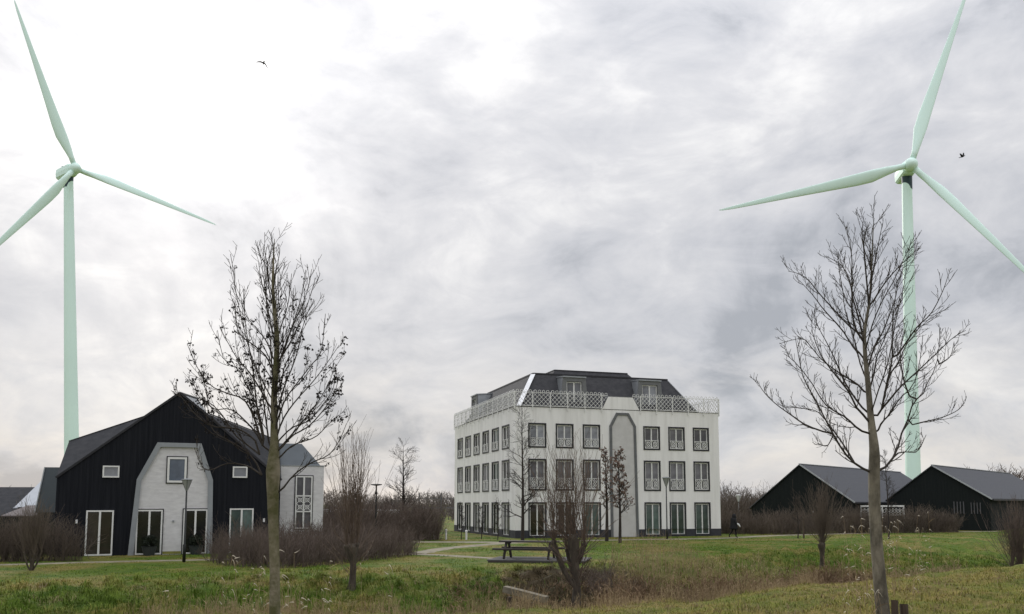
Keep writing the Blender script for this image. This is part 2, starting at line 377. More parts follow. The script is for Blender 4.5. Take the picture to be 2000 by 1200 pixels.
xs = axis(-26, 30, 0.22, -4500, 4500); ys = axis(9, 46, 0.20, -120, 7000, 1.12)
GX, GY = np.meshgrid(xs, ys); GZ = hgt(GX, GY)
far = np.clip((np.hypot(GX, GY)-90)/60, 0, 1); GZ = GZ*(1-far)
V = np.stack([GX, GY, GZ], -1).reshape(-1, 3); nx = len(xs); ny = len(ys)
I = np.arange(nx*ny).reshape(ny, nx)
Fq = np.stack([I[:-1, :-1], I[:-1, 1:], I[1:, 1:], I[1:, :-1]], -1).reshape(-1, 4)
tag(link('ground', np_mesh('ground', [(V, Fq)], M['ground'], True)), kind='structure')

# ditch water
wx = np.arange(-26, 60, 1.0)
wv = []; wf = []
for i, x in enumerate(wx):
    ye = float(edge_y(x)); wv += [(x, ye+1.6, -1.14), (x, ye+6.0, -1.14)]
    if i: wf.append((2*i-2, 2*i, 2*i+1, 2*i-1))
tag(MB().add(wv, wf).build('ditch_water', M['water']), kind='structure')

def catmull(pts, n):
    p = np.array(pts, float); m = len(p)
    if m == 2: return p[0] + (p[1]-p[0])*np.linspace(0, 1, n)[:, None]
    q = np.vstack([2*p[0]-p[1], p, 2*p[-1]-p[-2]])
    t = np.linspace(0, m-1-1e-6, n); i = t.astype(int); u = (t-i)[:, None]
    a, b, c_, d = q[i], q[i+1], q[i+2], q[i+3]
    return 0.5*((2*b) + (-a+c_)*u + (2*a-5*b+4*c_-d)*u**2 + (-a+3*b-3*c_+d)*u**3)

def path_strip(name, pts, wd, n=60, dz=0.03):
    c_ = catmull(pts, n); t = np.gradient(c_, axis=0); t /= np.linalg.norm(t, axis=1, keepdims=True); nr = np.stack([-t[:, 1], t[:, 0]], -1)
    vs = []; cols = 5
    for i in range(n):
        ww = wd*(1+0.10*math.sin(i*1.3)+0.07*math.sin(i*3.1+1))
        for k in range(cols):
            o = (k/(cols-1)-0.5)*ww
            x, y = c_[i]+nr[i]*o; vs.append((x, y, H(x, y)+dz+(0.0 if 0 < k < cols-1 else -0.05)))
    fs = [(i*cols+k, (i+1)*cols+k, (i+1)*cols+k+1, i*cols+k+1) for i in range(n-1) for k in range(cols-1)]
    o = MB().add(vs, fs).build(name, M['path']); tag(o, kind='structure'); return o
path_strip('gravel_path', [(-30, 33.2), (-21.5, 36.2), (-17.5, 38.2), (-13, 39.9), (-9.6, 42.2), (-6.5, 43.6), (-4.2, 43.6), (-0.4, 40.0)], 0.9)
path_strip('gravel_path', [(-4.9, 44.4), (-3.5, 50.5), (0.5, 57.5), (7, 61.3), (15.0, 63.9), (20.5, 69.3), (31, 75.5), (44, 80)], 1.25, dz=0.036)
path_strip('gravel_path', [(-9, 58.0), (-5, 58.2), (-1.5, 57.6), (0.2, 57.3)], 1.6, 20, dz=0.042)

# ------------------------------------------------------------------ wall with openings (local x along the wall, y into it)
def wall_open(mb, x0, x1, z0, z1, ops, t, fm):
    us = sorted({x0, x1, *[o[0] for o in ops], *[o[1] for o in ops]}); zs = sorted({z0, z1, *[o[2] for o in ops], *[o[3] for o in ops]})
    def inop(a, b): return any(o[0] < a < o[1] and o[2] < b < o[3] for o in ops)
    for i in range(len(us)-1):
        for j in range(len(zs)-1):
            if not inop((us[i]+us[i+1])/2, (zs[j]+zs[j+1])/2):
                mb.add([fm(us[i], 0, zs[j]), fm(us[i+1], 0, zs[j]), fm(us[i+1], 0, zs[j+1]), fm(us[i], 0, zs[j+1])], [(0, 1, 2, 3)])
    for a, b, c_, d in ops:
        p = [(a, c_), (b, c_), (b, d), (a, d)]
        for k in range(4):
            q, r = p[k], p[(k+1) % 4]
            mb.add([fm(q[0], 0, q[1]), fm(q[0], t, q[1]), fm(r[0], t, r[1]), fm(r[0], 0, r[1])], [(0, 1, 2, 3)])

# ------------------------------------------------------------------ white apartment building
BA = 0.3065; BW, BD, BH = 17.1, 18.75, 9.74
wb = empty('apartment_building', (0.249, 64.359, 0), BA)
tag(wb, 'white three-storey apartment building with dark mansard roof and white lattice roof railing', 'building')
FW = [(1.05, 2.37), (3.24, 4.58), (5.43, 6.76), (10.50, 11.82), (12.66, 14.0), (14.82, 16.14)]
LW = [(1.5, 3.28), (4.3, 6.12), (7.1, 8.95), (9.95, 11.85), (12.85, 14.7), (15.7, 17.55)]
ROWS = [(0.08, 2.6), (3.56, 5.82), (6.74, 8.5)]
ops_f = [(a, b, c_, d) for a, b in FW for c_, d in ROWS]
ops_l = [(a, b, c_, d) for a, b in LW for c_, d in ROWS]
PL = 0.58
def zsplit(ops, lo, hi):
    return [(a, b, max(c_, lo), min(d, hi)) for a, b, c_, d in ops if d > lo and c_ < hi]
mb = MB(); wall_open(mb, 0, BW, PL, BH, zsplit(ops_f, PL, BH), 0.22, lambda u, v, z: (u, v, z))
mb.add([(BW, 0, 0), (BW, BD, 0), (BW, BD, BH), (BW, 0, BH)], [(0, 1, 2, 3)])
mb.build('front_wall', M['stucco'], wb)
mb = MB(); wall_open(mb, 0, BD, PL, BH, zsplit(ops_l, PL, BH), 0.22, lambda u, v, z: (v, u, z))
mb.add([(0, BD, 0), (BW, BD, 0), (BW, BD, BH), (0, BD, BH)], [(0, 1, 2, 3)])
mb.build('side_wall', M['stucco'], wb)
mb = MB()
wall_open(mb, -0.02, BW+0.02, 0, PL, [(a, b, c_, PL) for a, b, c_, d in zsplit(ops_f, 0, PL)], 0.24, lambda u, v, z: (u, v-0.02, z))
wall_open(mb, -0.02, BD, 0, PL, [(a, b, c_, PL) for a, b, c_, d in zsplit(ops_l, 0, PL)], 0.24, lambda u, v, z: (v-0.02, u, z))
mb.add([(-0.02, -0.02, PL), (BW+0.02, -0.02, PL), (BW, 0, PL), (0, 0, PL)], [(0, 1, 2, 3)])
mb.build('plinth', M['plinth'], wb)
MB().box(0.25, BW-0.1, 0.25, BD-0.1, 0.02, BH-0.03).build('inner_core', M['black_frame'], wb)
# window kit, origin at the sill's left corner in the wall plane
def window_meshes(wd, ht, kind, gm):
    fr = MB().frame(-0.05, wd+0.05, -0.05 if kind != 'door' else 0.0, ht+0.05, 0.105, -0.035, 0.10).mesh('window_surround', M['black_frame'])
    mb = MB(); mb.frame(0.062, wd-0.062, 0.062, ht-0.062, 0.075, 0.06, 0.15); mb.box(wd/2-0.045, wd/2+0.045, 0.055, 0.145, 0.137, ht-0.137)
    fm = mb.mesh('window_frame', M['white_frame'])
    pn = MB().box(0.13, wd/2-0.04, 0.105, 0.13, 0.13, ht-0.13).mesh('pane', gm)
    lat = None
    if kind != 'door':
        mb = MB(); h = ht*0.36; x0 = 0.08; x1 = wd-0.08; y0, y1 = -0.005, 0.025
        mb.frame(x0, x1, 0.08, 0.08+h, 0.035, y0, y1)
        n = 2; cw = (x1-x0)/n
        for k in range(n):
            a = x0+k*cw; b = a+cw; cz = 0.08+h/2; cxx = (a+b)/2
            mb.bar((a, 0.012, 0.08), (b, 0.012, 0.08+h), 0.032, 0.026, (0, 1, 0)); mb.bar((b, 0.010, 0.08), (a, 0.010, 0.08+h), 0.032, 0.026, (0, 1, 0))
            mb.ringxz(cxx, cz, min(cw, h)*0.30, 0.035, y0-0.004, y1+0.004)
            for sx in (a+cw*0.5, ):
                mb.ringxz(sx, 0.08+h*0.88, h*0.13, 0.028, y0-0.003, y1+0.003, 8); mb.ringxz(sx, 0.08+h*0.12, h*0.13, 0.028, y0-0.003, y1+0.003, 8)
        lat = mb.mesh('balcony_lattice', M['lattice'])
    return fr, fm, pn, lat
cache = {}
def put_window(parent, wd, ht, kind, gm, mtx):
    key = (round(wd, 2), round(ht, 2), kind, gm.name)
    if key not in cache: cache[key] = window_meshes(wd, ht, kind, gm)
    fr, fm, pn, lat = cache[key]
    o = link('window', fr, parent); o.matrix_local = mtx
    link('frame', fm, o)
    link('pane', pn, o); p2 = link('pane', pn, o); p2.location = (wd/2-0.09, 0.0008, 0)
    if lat: link('balcony_lattice', lat, o)
    return o
gf = [['glass_brown', 'glass_brown', 'glass_green', 'glass_green', 'glass_green', 'glass_green'],
      ['glass_curtain', 'glass_curtain', 'glass_curtain', 'glass_curtain', 'glass_curtain', 'glass_curtain'],
      ['glass_pale', 'glass_pale', 'glass_pale', 'glass_curtain', 'glass_curtain', 'glass_curtain']]
for i, (a, b) in enumerate(FW):
    for j, (c_, d) in enumerate(ROWS):
        put_window(wb, 1.33, d-c_, 'door' if j == 0 else 'win', M[gf[j][i]], Matrix.Translation((a, 0, c_)))
for i, (a, b) in enumerate(LW):
    for j, (c_, d) in enumerate(ROWS):
        put_window(wb, 1.84, d-c_, 'door' if j == 0 else 'win', M['glass_dark' if (i+j) % 3 else 'glass_curtain'], Matrix.Translation((0, a+1.84, c_)) @ Matrix.Rotation(R(-90), 4, 'Z'))
# raised parapet and tall arched blind panel
MB().prism([(6.99, BH), (10.17, BH), (9.60, 10.74), (7.52, 10.74)], -0.004, 0.10).build('parapet', M['stucco'], wb)
MB().ringpoly([(6.93, BH-0.02), (10.23, BH-0.02), (9.63, 10.80), (7.49, 10.80)], [(6.99, BH-0.015), (10.17, BH-0.015), (9.60, 10.742), (7.52, 10.742)], 0.0, 0.12).build('parapet_edge', M['panel_border'], wb)
o_ = [(7.60, 0.02), (9.93, 0.02), (9.80, 8.50), (9.20, 9.52), (8.16, 9.52), (7.58, 8.50)]
i_ = [(7.80, 0.02), (9.73, 0.02), (9.60, 8.44), (9.10, 9.32), (8.28, 9.32), (7.78, 8.44)]
pan = MB().prism(i_, -0.03, 0.0).build('blind_panel', M['stucco_panel'], wb)
MB().ringpoly(o_, i_, -0.09, 0.0).build('panel_border', M['panel_border'], pan)
# mansard roof
mb = MB()
bz, tz = 9.80, 12.62
x0, x1, y0, y1 = 0.40, 15.55, 0.42, 17.0; X0, X1, Y0, Y1 = 2.2, 13.75, 2.2, 15.1
base = [(x0, y0, bz), (x1, y0, bz), (x1, y1, bz), (x0, y1, bz)]; top = [(X0, Y0, tz), (X1, Y0, tz), (X1, Y1, tz), (X0, Y1, tz)]
mb.add(base+top, [(0, 1, 5, 4), (1, 2, 6, 5), (2, 3, 7, 6), (3, 0, 4, 7), (4, 5, 6, 7)])
roof = mb.build('mansard_roof', M['slate'], wb)
MB().box(0.1, BW-0.1, 0.1, BD-0.1, BH-0.03, BH+0.03).build('terrace', M['plinth'], wb)
mb = MB()
for a, b in ((0, 1), (1, 2), (2, 3), (3, 0)): mb.bar(top[a], top[b], 0.14, 0.12)
mb.build('roof_edge_trim', M['black_frame'], roof)
hv = (Vector(top[0])-Vector(base[0]))
mb = MB(); nrm = Vector((-1, -1, 0.9)).normalized()
mb.bar(Vector(base[0])+nrm*0.02, Vector(top[0])-hv*0.03+nrm*0.02, 0.40, 0.05, nrm)
mb.build('hip_flashing', M['zinc_bright'], roof)
for k in (1, 3):
    hv = Vector(top[k])-Vector(base[k]); MB().bar(base[k], Vector(top[k])-hv*0.03, 0.16, 0.05, (1 if k == 1 else -1, -1 if k == 1 else 1, 0.9)).build('hip_flashing', M['zinc'], roof)
u0 = [(4.85, 4.6, 13.36), (11.3, 4.6, 13.36), (11.3, 12.6, 13.36), (4.85, 12.6, 13.36)]; l0 = [(4.3, 4.1, tz+0.03), (12.0, 4.1, tz+0.03), (12.0, 13.3, tz+0.03), (4.3, 13.3, tz+0.03)]
ur = MB().add(l0+u0, [(0, 1, 5, 4), (1, 2, 6, 5), (2, 3, 7, 6), (3, 0, 4, 7), (4, 5, 6, 7)]).build('upper_roof', M['slate'], wb)
mb = MB()
for a, b in ((0, 1), (1, 2), (2, 3), (3, 0)): mb.bar(u0[a], u0[b], 0.12, 0.10)
mb.build('roof_edge_trim', M['black_frame'], ur)
def dormer(parent, wd, mtx):
    # local: x across, y into the roof, z up from terrace; flared surround
    h = 2.12; o = MB()
    w2 = wd/2
    o.ringpoly([(-w2-0.55, 0.0), (w2+0.55, 0.0), (w2+0.30, h+0.32), (-w2-0.30, h+0.32)], [(-w2-0.02, 0.05), (w2+0.02, 0.05), (w2+0.02, h), (-w2-0.02, h)], 0.0, 0.10)
    dm = o.build('dormer', M['dormer'], parent); dm.matrix_local = mtx
    mb = MB(); mb.add([(-w2-0.55, 0.1, 0), (-w2-0.30, 0.1, h+0.32), (-w2-0.30, 1.9, h+0.42), (-w2-0.55, 0.3, 0)], [(0, 1, 2, 3)])
    mb.add([(w2+0.55, 0.1, 0), (w2+0.55, 0.3, 0), (w2+0.30, 1.9, h+0.42), (w2+0.30, 0.1, h+0.32)], [(0, 1, 2, 3)])
    mb.add([(-w2-0.34, -0.08, h+0.30), (w2+0.34, -0.08, h+0.30), (w2+0.34, 1.9, h+0.46), (-w2-0.34, 1.9, h+0.46), (-w2-0.34, -0.08, h+0.40), (w2+0.34, -0.08, h+0.40), (w2+0.34, 1.9, h+0.56), (-w2-0.34, 1.9, h+0.56)],
           [(3, 2, 1, 0), (4, 5, 6, 7), (0, 1, 5, 4), (1, 2, 6, 5), (2, 3, 7, 6), (3, 0, 4, 7)])
    mb.build('dormer_cheeks', M['zinc'], dm)
    mb = MB(); mb.frame(-w2, w2, 0.06, h-0.02, 0.07, 0.12, 0.2); mb.box(-0.05, 0.05, 0.115, 0.195, 0.13, h-0.09); mb.build('window_frame', M['white_frame'], dm)
    for s in (-1, 1): MB().box(min(s*0.05, s*(w2-0.07)), max(s*0.05, s*(w2-0.07)), 0.15, 0.17, 0.13, h-0.09).build('pane', M['glass_pale'], dm)
dormer(wb, 1.25, Matrix.Translation((4.98, 0.62, BH+0.04)))
dormer(wb, 1.30, Matrix.Translation((11.40, 0.62, BH+0.04)))
dormer(wb, 1.30, Matrix.Translation((0.62, 14.1, BH+0.04)) @ Matrix.Rotation(R(-90), 4, 'Z'))
# roof railing, one panel after the other
def rail_panel_mesh(wd):
    mb = MB(); z0, z1 = 0.05, 1.20; nc = max(2, round(wd/0.36)); cw = wd/nc
    mb.bar((0, 0, z0), (wd, 0, z0), 0.03, 0.04); mb.bar((0, 0, z1-0.14), (wd, 0, z1-0.14), 0.025, 0.03)
    nr = 3; ch = (z1-0.14-z0)/nr
    for k in range(nc):
        for r in range(nr):
            a = k*cw; b = a+cw; c_ = z0+r*ch; d = c_+ch; e = 0.002*((k+r) % 2)
            mb.bar((a, e, c_), (b, e, d), 0.026, 0.022, (0, 1, 0)); mb.bar((b, 0.008+e, c_), (a, 0.008+e, d), 0.026, 0.022, (0, 1, 0))
        mb.ringxz(k*cw+cw/2, z1-0.05, 0.12, 0.032, -0.012, 0.012, 8)
    return mb.mesh('railing_panel', M['lattice'])
post_m = MB().box(-0.03, 0.03, -0.03, 0.03, -0.28, 1.12).mesh('railing_post', M['lattice'])
def railing(p0, p1, n):
    p0 = Vector(p0); p1 = Vector(p1); Ld = (p1-p0).length; wd = Ld/n; ang = math.atan2(p1.y-p0.y, p1.x-p0.x)
    me = rail_panel_mesh(wd-0.06)
    for k in range(n+1):
        p = p0+(p1-p0)*k/n
        link('railing_post', post_m, wb, p, ang)
        if k < n: link('railing_panel', me, wb, p+(p1-p0).normalized()*0.03, ang)
railing((-0.06, -0.07, BH+0.04), (6.95, -0.07, BH+0.04), 5)
mxx = rail_panel_mesh(0.62)
link('railing_panel', mxx, wb, (6.93, 0.14, BH+0.04)); link('railing_panel', mxx, wb, (9.62, 0.14, BH+0.04))
railing((10.22, -0.07, BH+0.04), (17.14, -0.07, BH+0.04), 5)
railing((-0.07, BD, BH+0.04), (-0.07, 0.05, BH+0.04), 13)
railing((17.14, 0.05, BH+0.04), (17.14, BD, BH+0.04), 12)
mb = MB(); mb.box(-0.02, BW+0.02, -0.015, 0.09, BH, BH+0.035); mb.box(-0.02, 0.09, 0.1, BD, BH, BH+0.03); mb.box(BW-0.09, BW+0.02, 0.1, BD, BH, BH+0.03)
mb.build('wall_coping', M['black_frame'], wb)
# steel walkway at the rear left
sw = empty('steel_walkway', (-8.9, 84.0, 0), R(12)); tag(sw, 'thin dark steel walkway frame left of the white building', 'walkway')
for x in (0, 2.1, 4.2): MB().box(x-0.04, x+0.04, -0.04, 0.04, 0, 3.6).build('post', M['steel'], sw)
MB().box(-0.1, 4.5, -0.05, 0.6, 2.10, 2.2).build('deck', M['steel'], sw); MB().bar((-0.1, 0, 3.05), (4.5, 0, 3.05), 0.05, 0.05).build('rail', M['steel'], sw)

# ------------------------------------------------------------------ black barn house on the left
bh = empty('barn_house', (-17.04, 43.98, 0), R(23))
tag(bh, 'black timber barn-shaped house with white arched centre panel and grey tiled roof', 'house')
EV = 3.75
gable = [(-5.25, 0), (5.25, 0), (5.25, EV), (1.35, 7.12), (0.12, 8.10), (-1.10, 7.12), (-5.25, EV)]
MB().prism(gable, 0.0, 0.25).build('gable_wall', M['boards'], bh)
DP = 3.5; BK = 11.0
def bp_(d): return [(-5.06, d, 5.74), (-0.87, d, 7.44), (-0.13, d, 8.27), (1.19, d, 8.27), (1.69, d, 7.50), (5.62, d, 6.05)]
fpt = [(-5.25, 0, EV), (-1.10, 0, 7.12), (0.12, 0, 8.10), (0.12, 0, 8.10), (1.35, 0, 7.12), (5.25, 0, EV)]
b1 = bp_(DP); b2 = bp_(BK)
mb = MB()
mb.add([(-5.30, -0.02, EV), (-1.10, -0.02, 7.16), b1[1], b1[0]], [(0, 1, 2, 3)])
mb.add([(1.35, -0.02, 7.16), (5.30, -0.02, EV), b1[5], b1[4]], [(0, 1, 2, 3)])
mb.add([b1[0], b1[1], b2[1], b2[0]], [(0, 1, 2, 3)]); mb.add([b1[4], b1[5], b2[5], b2[4]], [(0, 1, 2, 3)])
rf = mb.build('roof', M['tiles'], bh)
mb = MB()
mb.add([(-1.10, -0.02, 7.16), (0.12, -0.02, 8.14), b1[2], b1[1]], [(0, 1, 2, 3)]); mb.add([(0.12, -0.02, 8.14), (1.35, -0.02, 7.16), b1[4], b1[3]], [(0, 1, 2, 3)])
mb.add([(0.12, -0.02, 8.14), b1[3], b1[2]], [(0, 1, 2)]); mb.add([b1[1], b1[2], b2[2], b2[1]], [(0, 1, 2, 3)]); mb.add([b1[2], b1[3], b2[3], b2[2]], [(0, 1, 2, 3)]); mb.add([b1[3], b1[4], b2[4], b2[3]], [(0, 1, 2, 3)])
mb.build('ridge_cap', M['zinc'], rf)
mb = MB()
mb.bar((-0.13, DP, 8.29), (0.12, -0.03, 8.15), 0.10, 0.07); mb.bar((1.19, DP, 8.29), (0.12, -0.03, 8.15), 0.10, 0.07)
for a, b in (((-5.30, -0.03, EV+0.02), (-1.10, -0.03, 7.18)), ((-1.10, -0.03, 7.18), (0.12, -0.03, 8.16)), ((0.12, -0.03, 8.16), (1.35, -0.03, 7.18)), ((1.35, -0.03, 7.18), (5.30, -0.03, EV+0.02)),
             (b1[0], b1[1]), (b1[4], b1[5])): mb.bar(a, b, 0.06, 0.10)
mb.build('verge_trim', M['black_frame'], rf)
mb = MB(); mb.add([(-5.30, -0.02, EV), b1[0], b2[0], (-5.45, BK, EV)], [(0, 1, 2, 3)]); mb.add([(5.30, -0.02, EV), (5.45, BK, EV), b2[5], b1[5]], [(0, 1, 2, 3)])
mb.build('steep_roof_side', M['zinc'], rf)
mb = MB(); mb.box(-5.25, -5.05, 0.25, BK, 0, EV); mb.box(5.05, 5.25, 0.25, BK, 0, EV)
mb.add([(-5.05, BK, 0), (5.05, BK, 0), (5.25, BK, EV), b2[5], b2[4], b2[3], b2[2], b2[1], b2[0], (-5.25, BK, EV)], [tuple(range(10))])
mb.build('side_walls', M['boards'], bh)
bo = [(-1.98, 0.0), (1.94, 0.0), (1.86, 3.72), (1.24, 5.58), (-0.84, 5.58), (-1.72, 3.72)]
bi = [(-1.72, 0.0), (1.70, 0.0), (1.62, 3.68), (1.06, 5.36), (-0.68, 5.36), (-1.50, 3.68)]
cp = MB().prism(bi, -0.035, 0.0).build('centre_panel', M['brickwhite'], bh)
MB().ringpoly(bo, bi, -0.16, 0.0).build('panel_border', M['frame_grey'], cp)
def leaf_window(parent, x0, x1, z0, z1, gm, y=-0.0, split=True, t=0.07, black=False):
    nm = 'door' if z0 < 0.2 else 'window'
    d = MB().frame(x0, x1, z0, z1, t, y-0.07, y+0.02).build(nm, M['white_frame'], parent)
    if black: MB().frame(x0-0.05, x1+0.05, z0-0.05, z1+0.05, 0.055, y-0.05, y).build('window_surround', M['black_frame'], d)
    xm = (x0+x1)/2
    if split:
        MB().box(xm-0.045, xm+0.045, y-0.068, y+0.018, z0+t, z1-t).build('mullion', M['white_frame'], d)
        MB().box(x0+t, xm-0.045, y-0.025, y-0.010, z0+t, z1-t).build('pane', gm, d); MB().box(xm+0.045, x1-t, y-0.025, y-0.010, z0+t, z1-t).build('pane', gm, d)
    else: MB().box(x0+t, x1-t, y-0.025, y-0.010, z0+t, z1-t).build('pane', gm, d)
    return d
leaf_window(bh, -3.90, -2.68, 0.02, 2.20, M['glass_brown'])
leaf_window(bh, -1.66, -0.46, 0.02, 2.22, M['glass_dark'], -0.036, black=True)
leaf_window(bh, 0.52, 1.66, 0.02, 2.24, M['glass_dark'], -0.036, black=True)
leaf_window(bh, 2.74, 3.92, 0.02, 2.28, M['glass_green'])
leaf_window(bh, -3.27, -2.52, 3.80, 4.38, M['glass_pale'], split=False)
leaf_window(bh, 2.82, 3.55, 3.86, 4.44, M['glass_pale'], split=False)
leaf_window(bh, -0.33, 0.58, 3.58, 4.86, M['glass_blue'], -0.036, split=False, t=0.10, black=True)
for x in (-4.3, 4.45): MB().box(x-0.045, x+0.045, -0.10, 0.0, 1.58, 1.76).build('wall_lamp', M['lamp_white'], bh)
MB().box(0.0, 0.09, -0.10, -0.035, 1.62, 1.70).build('wall_lamp', M['frame_grey'], bh)
MB().box(-0.40, 0.46, -0.045, -0.035, 0.03, 0.16).build('algae_stain', M['yellow_moss'], bh)
# white side wing on the right of the house
MB().box(5.30, 7.9, 2.0, 9.0, 0, 4.60).build('wing_wall', M['brickwhite'], bh)
MB().add([(5.40, 2.1, 4.62), (7.75, 2.1, 4.62), (7.75, 8.9, 4.62), (5.40, 8.9, 4.62), (5.55, 3.6, 5.95), (6.9, 3.6, 5.95), (6.9, 7.4, 5.95), (5.55, 7.4, 5.95)],
         [(0, 1, 5, 4), (1, 2, 6, 5), (2, 3, 7, 6), (3, 0, 4, 7), (4, 5, 6, 7)]).build('wing_roof', M['greyblue'], bh)
MB().box(5.28, 7.93, 1.97, 9.03, 4.60, 4.66).build('wing_coping', M['frame_grey'], bh)
ww = leaf_window(bh, 6.35, 7.27, 1.15, 4.05, M['glass_curtain'], 2.0, black=True)
mb = MB(); mb.box(6.42, 7.2, 1.925, 1.96, 2.92, 2.99); mb.box(6.42, 7.2, 1.925, 1.96, 2.06, 2.13)
for k in range(2):
    a = 6.42+k*0.39
    for r in range(2):
        b = 2.13+r*0.395; mb.bar((a, 1.935, b), (a+0.39, 1.935, b+0.395), 0.03, 0.02, (0, 1, 0)); mb.bar((a+0.39, 1.938, b), (a, 1.938, b+0.395), 0.03, 0.02, (0, 1, 0)); mb.ringxz(a+0.195, b+0.2, 0.12, 0.03, 1.922, 1.95)
mb.build('balcony_lattice', M['lattice'], ww)
# planters against the doors
def leafball(n, r, mat_, c=(0, 0, 0), sz=0.06):
    p = rng.normal(size=(n, 3)); p /= np.linalg.norm(p, axis=1, keepdims=True); p *= (rng.random((n, 1))**0.4)*np.array(r)
    a = rng.normal(size=(n, 3)); a /= np.linalg.norm(a, axis=1, keepdims=True); b = np.cross(a, rng.normal(size=(n, 3))); b /= np.linalg.norm(b, axis=1, keepdims=True)
    s = sz*(0.6+0.8*rng.random((n, 1)))
    Vv = np.stack([p-a*s, p+b*s*0.5, p+a*s, p-b*s*0.5], 1).reshape(-1, 3)+np.array(c)
    return Vv, np.arange(4*n).reshape(n, 4)
for x, lab in ((-1.02, 'dark planter with small evergreen before the left door of the white panel'), (1.14, 'dark planter with small evergreen before the right door of the white panel')):
    p = Vector((-17.04, 43.98, 0)) + Matrix.Rotation(R(23), 3, 'Z') @ Vector((x, -0.55, 0))
    pt = empty('planter', (p.x, p.y, H(p.x, p.y)), R(23)); tag(pt, lab, 'planter', 'planters by the barn doors')
    MB().lathe([(0.24, 0), (0.34, 0.42), (0.36, 0.44), (0.30, 0.44)], 14).build('pot', M['pot'], pt)
    link('foliage', np_mesh('foliage', [leafball(500, (0.36, 0.36, 0.30), None, (0, 0, 0.70))], M['evergreen']), pt)

# ------------------------------------------------------------------ houses behind, far left
hl = empty('row_house', (-33.6, 60.5, 0), R(4)); tag(hl, 'low dark row house with skylights at the left edge', 'house')
MB().box(-9, 1.0, 0, 8, 0, 1.7).build('wall', M['dark_house'], hl)
rr = MB().add([(-9.3, -0.3, 1.7), (0.6, -0.3, 1.7), (0.6, 8.3, 1.7), (-9.3, 8.3, 1.7), (-9.3, 4, 3.75), (1.35, 4, 3.75)], [(0, 1, 5, 4), (2, 3, 4, 5), (1, 2, 5), (3, 0, 4)]).build('roof', M['tiles'], hl)
for x, y in ((-0.55, 2.6), (-0.95, 0.9)):
    z = 1.7+(y+0.3)*2.05/4.3
    MB().bar((x-0.22, y, z+0.03), (x+0.22, y, z+0.03), 0.5, 0.06, (0, -0.43, 0.9)).build('skylight', M['glass_pale'], rr)
hw = empty('white_roofed_house', (-33.3, 60.0, 0), R(8)); tag(hw, 'house end with slanting bright zinc roof beyond the barn house', 'house')
MB().box(-0.6, 3.5, 0.2, 6, 0, 2.3).build('wall', M['dark_house'], hw)
MB().add([(-0.75, 0, 2.3), (3.6, 0, 2.3), (3.6, 1.6, 4.15), (0.3, 1.6, 4.15), (-0.75, 6.2, 2.3), (3.6, 6.2, 2.3), (0.3, 4.6, 4.15), (3.6, 4.6, 4.15)], [(0, 1, 2, 3), (3, 2, 7, 6), (6, 7, 5, 4), (0, 3, 6, 4)]).build('roof', M['pale_zinc'], hw)
hg = empty('grey_house', (-28.75, 53.0, 0), R(10)); tag(hg, 'tall narrow grey-blue clad house end just behind the barn house', 'house')
MB().add([(-0.10, 0, 2.0), (4, 0, 2.0), (4, 0.3, 4.75), (0.22, 0.3, 4.75), (-0.10, 5, 2.0), (4, 5, 2.0), (4, 4.7, 4.75), (0.22, 4.7, 4.75)], [(0, 1, 2, 3), (4, 0, 3, 7), (3, 2, 6, 7), (5, 4, 7, 6)]).build('roof', M['greyblue'], hg)
MB().box(0.0, 3.8, 0.1, 4.9, 0, 2.0).build('wall', M['dark_house'], hg)
MB().bar((-0.1, -0.02, 2.0), (0.22, 0.28, 4.76), 0.07, 0.06).build('edge_trim', M['ridge_trim'], hg)
sh = empty('garden_shed', (-29.9, 54.0, 0), R(3)); tag(sh, 'low shed with brownish flat roof left of the barn house', 'shed')
MB().box(-1.3, 1.0, 0, 2.5, 0, 1.75).build('wall', M['dark_house'], sh); MB().add([(-1.45, -0.2, 1.72), (1.1, -0.2, 1.72), (1.1, 2.6, 2.35), (-1.25, 2.6, 2.35), (-1.45, -0.2, 1.80), (1.1, -0.2, 1.80), (1.1, 2.6, 2.43), (-1.25, 2.6, 2.43)], [(3, 2, 1, 0), (4, 5, 6, 7), (0, 1, 5, 4), (1, 2, 6, 5), (2, 3, 7, 6), (3, 0, 4, 7)]).build('roof', M['shed_brown'], sh)
# white flat-roofed row behind the hedge
fl = empty('flat_roofed_building', (-24.5, 118, 0), R(2)); tag(fl, 'low far building with flat white roof edge behind the hedge', 'building')
MB().box(-4, 8.2, 0, 10, 0, 1.15).build('wall', M['dark_house'], fl); MB().box(-4.2, 8.4, -0.2, 10, 1.15, 1.75).build('roof', M['cloth_white'], fl)

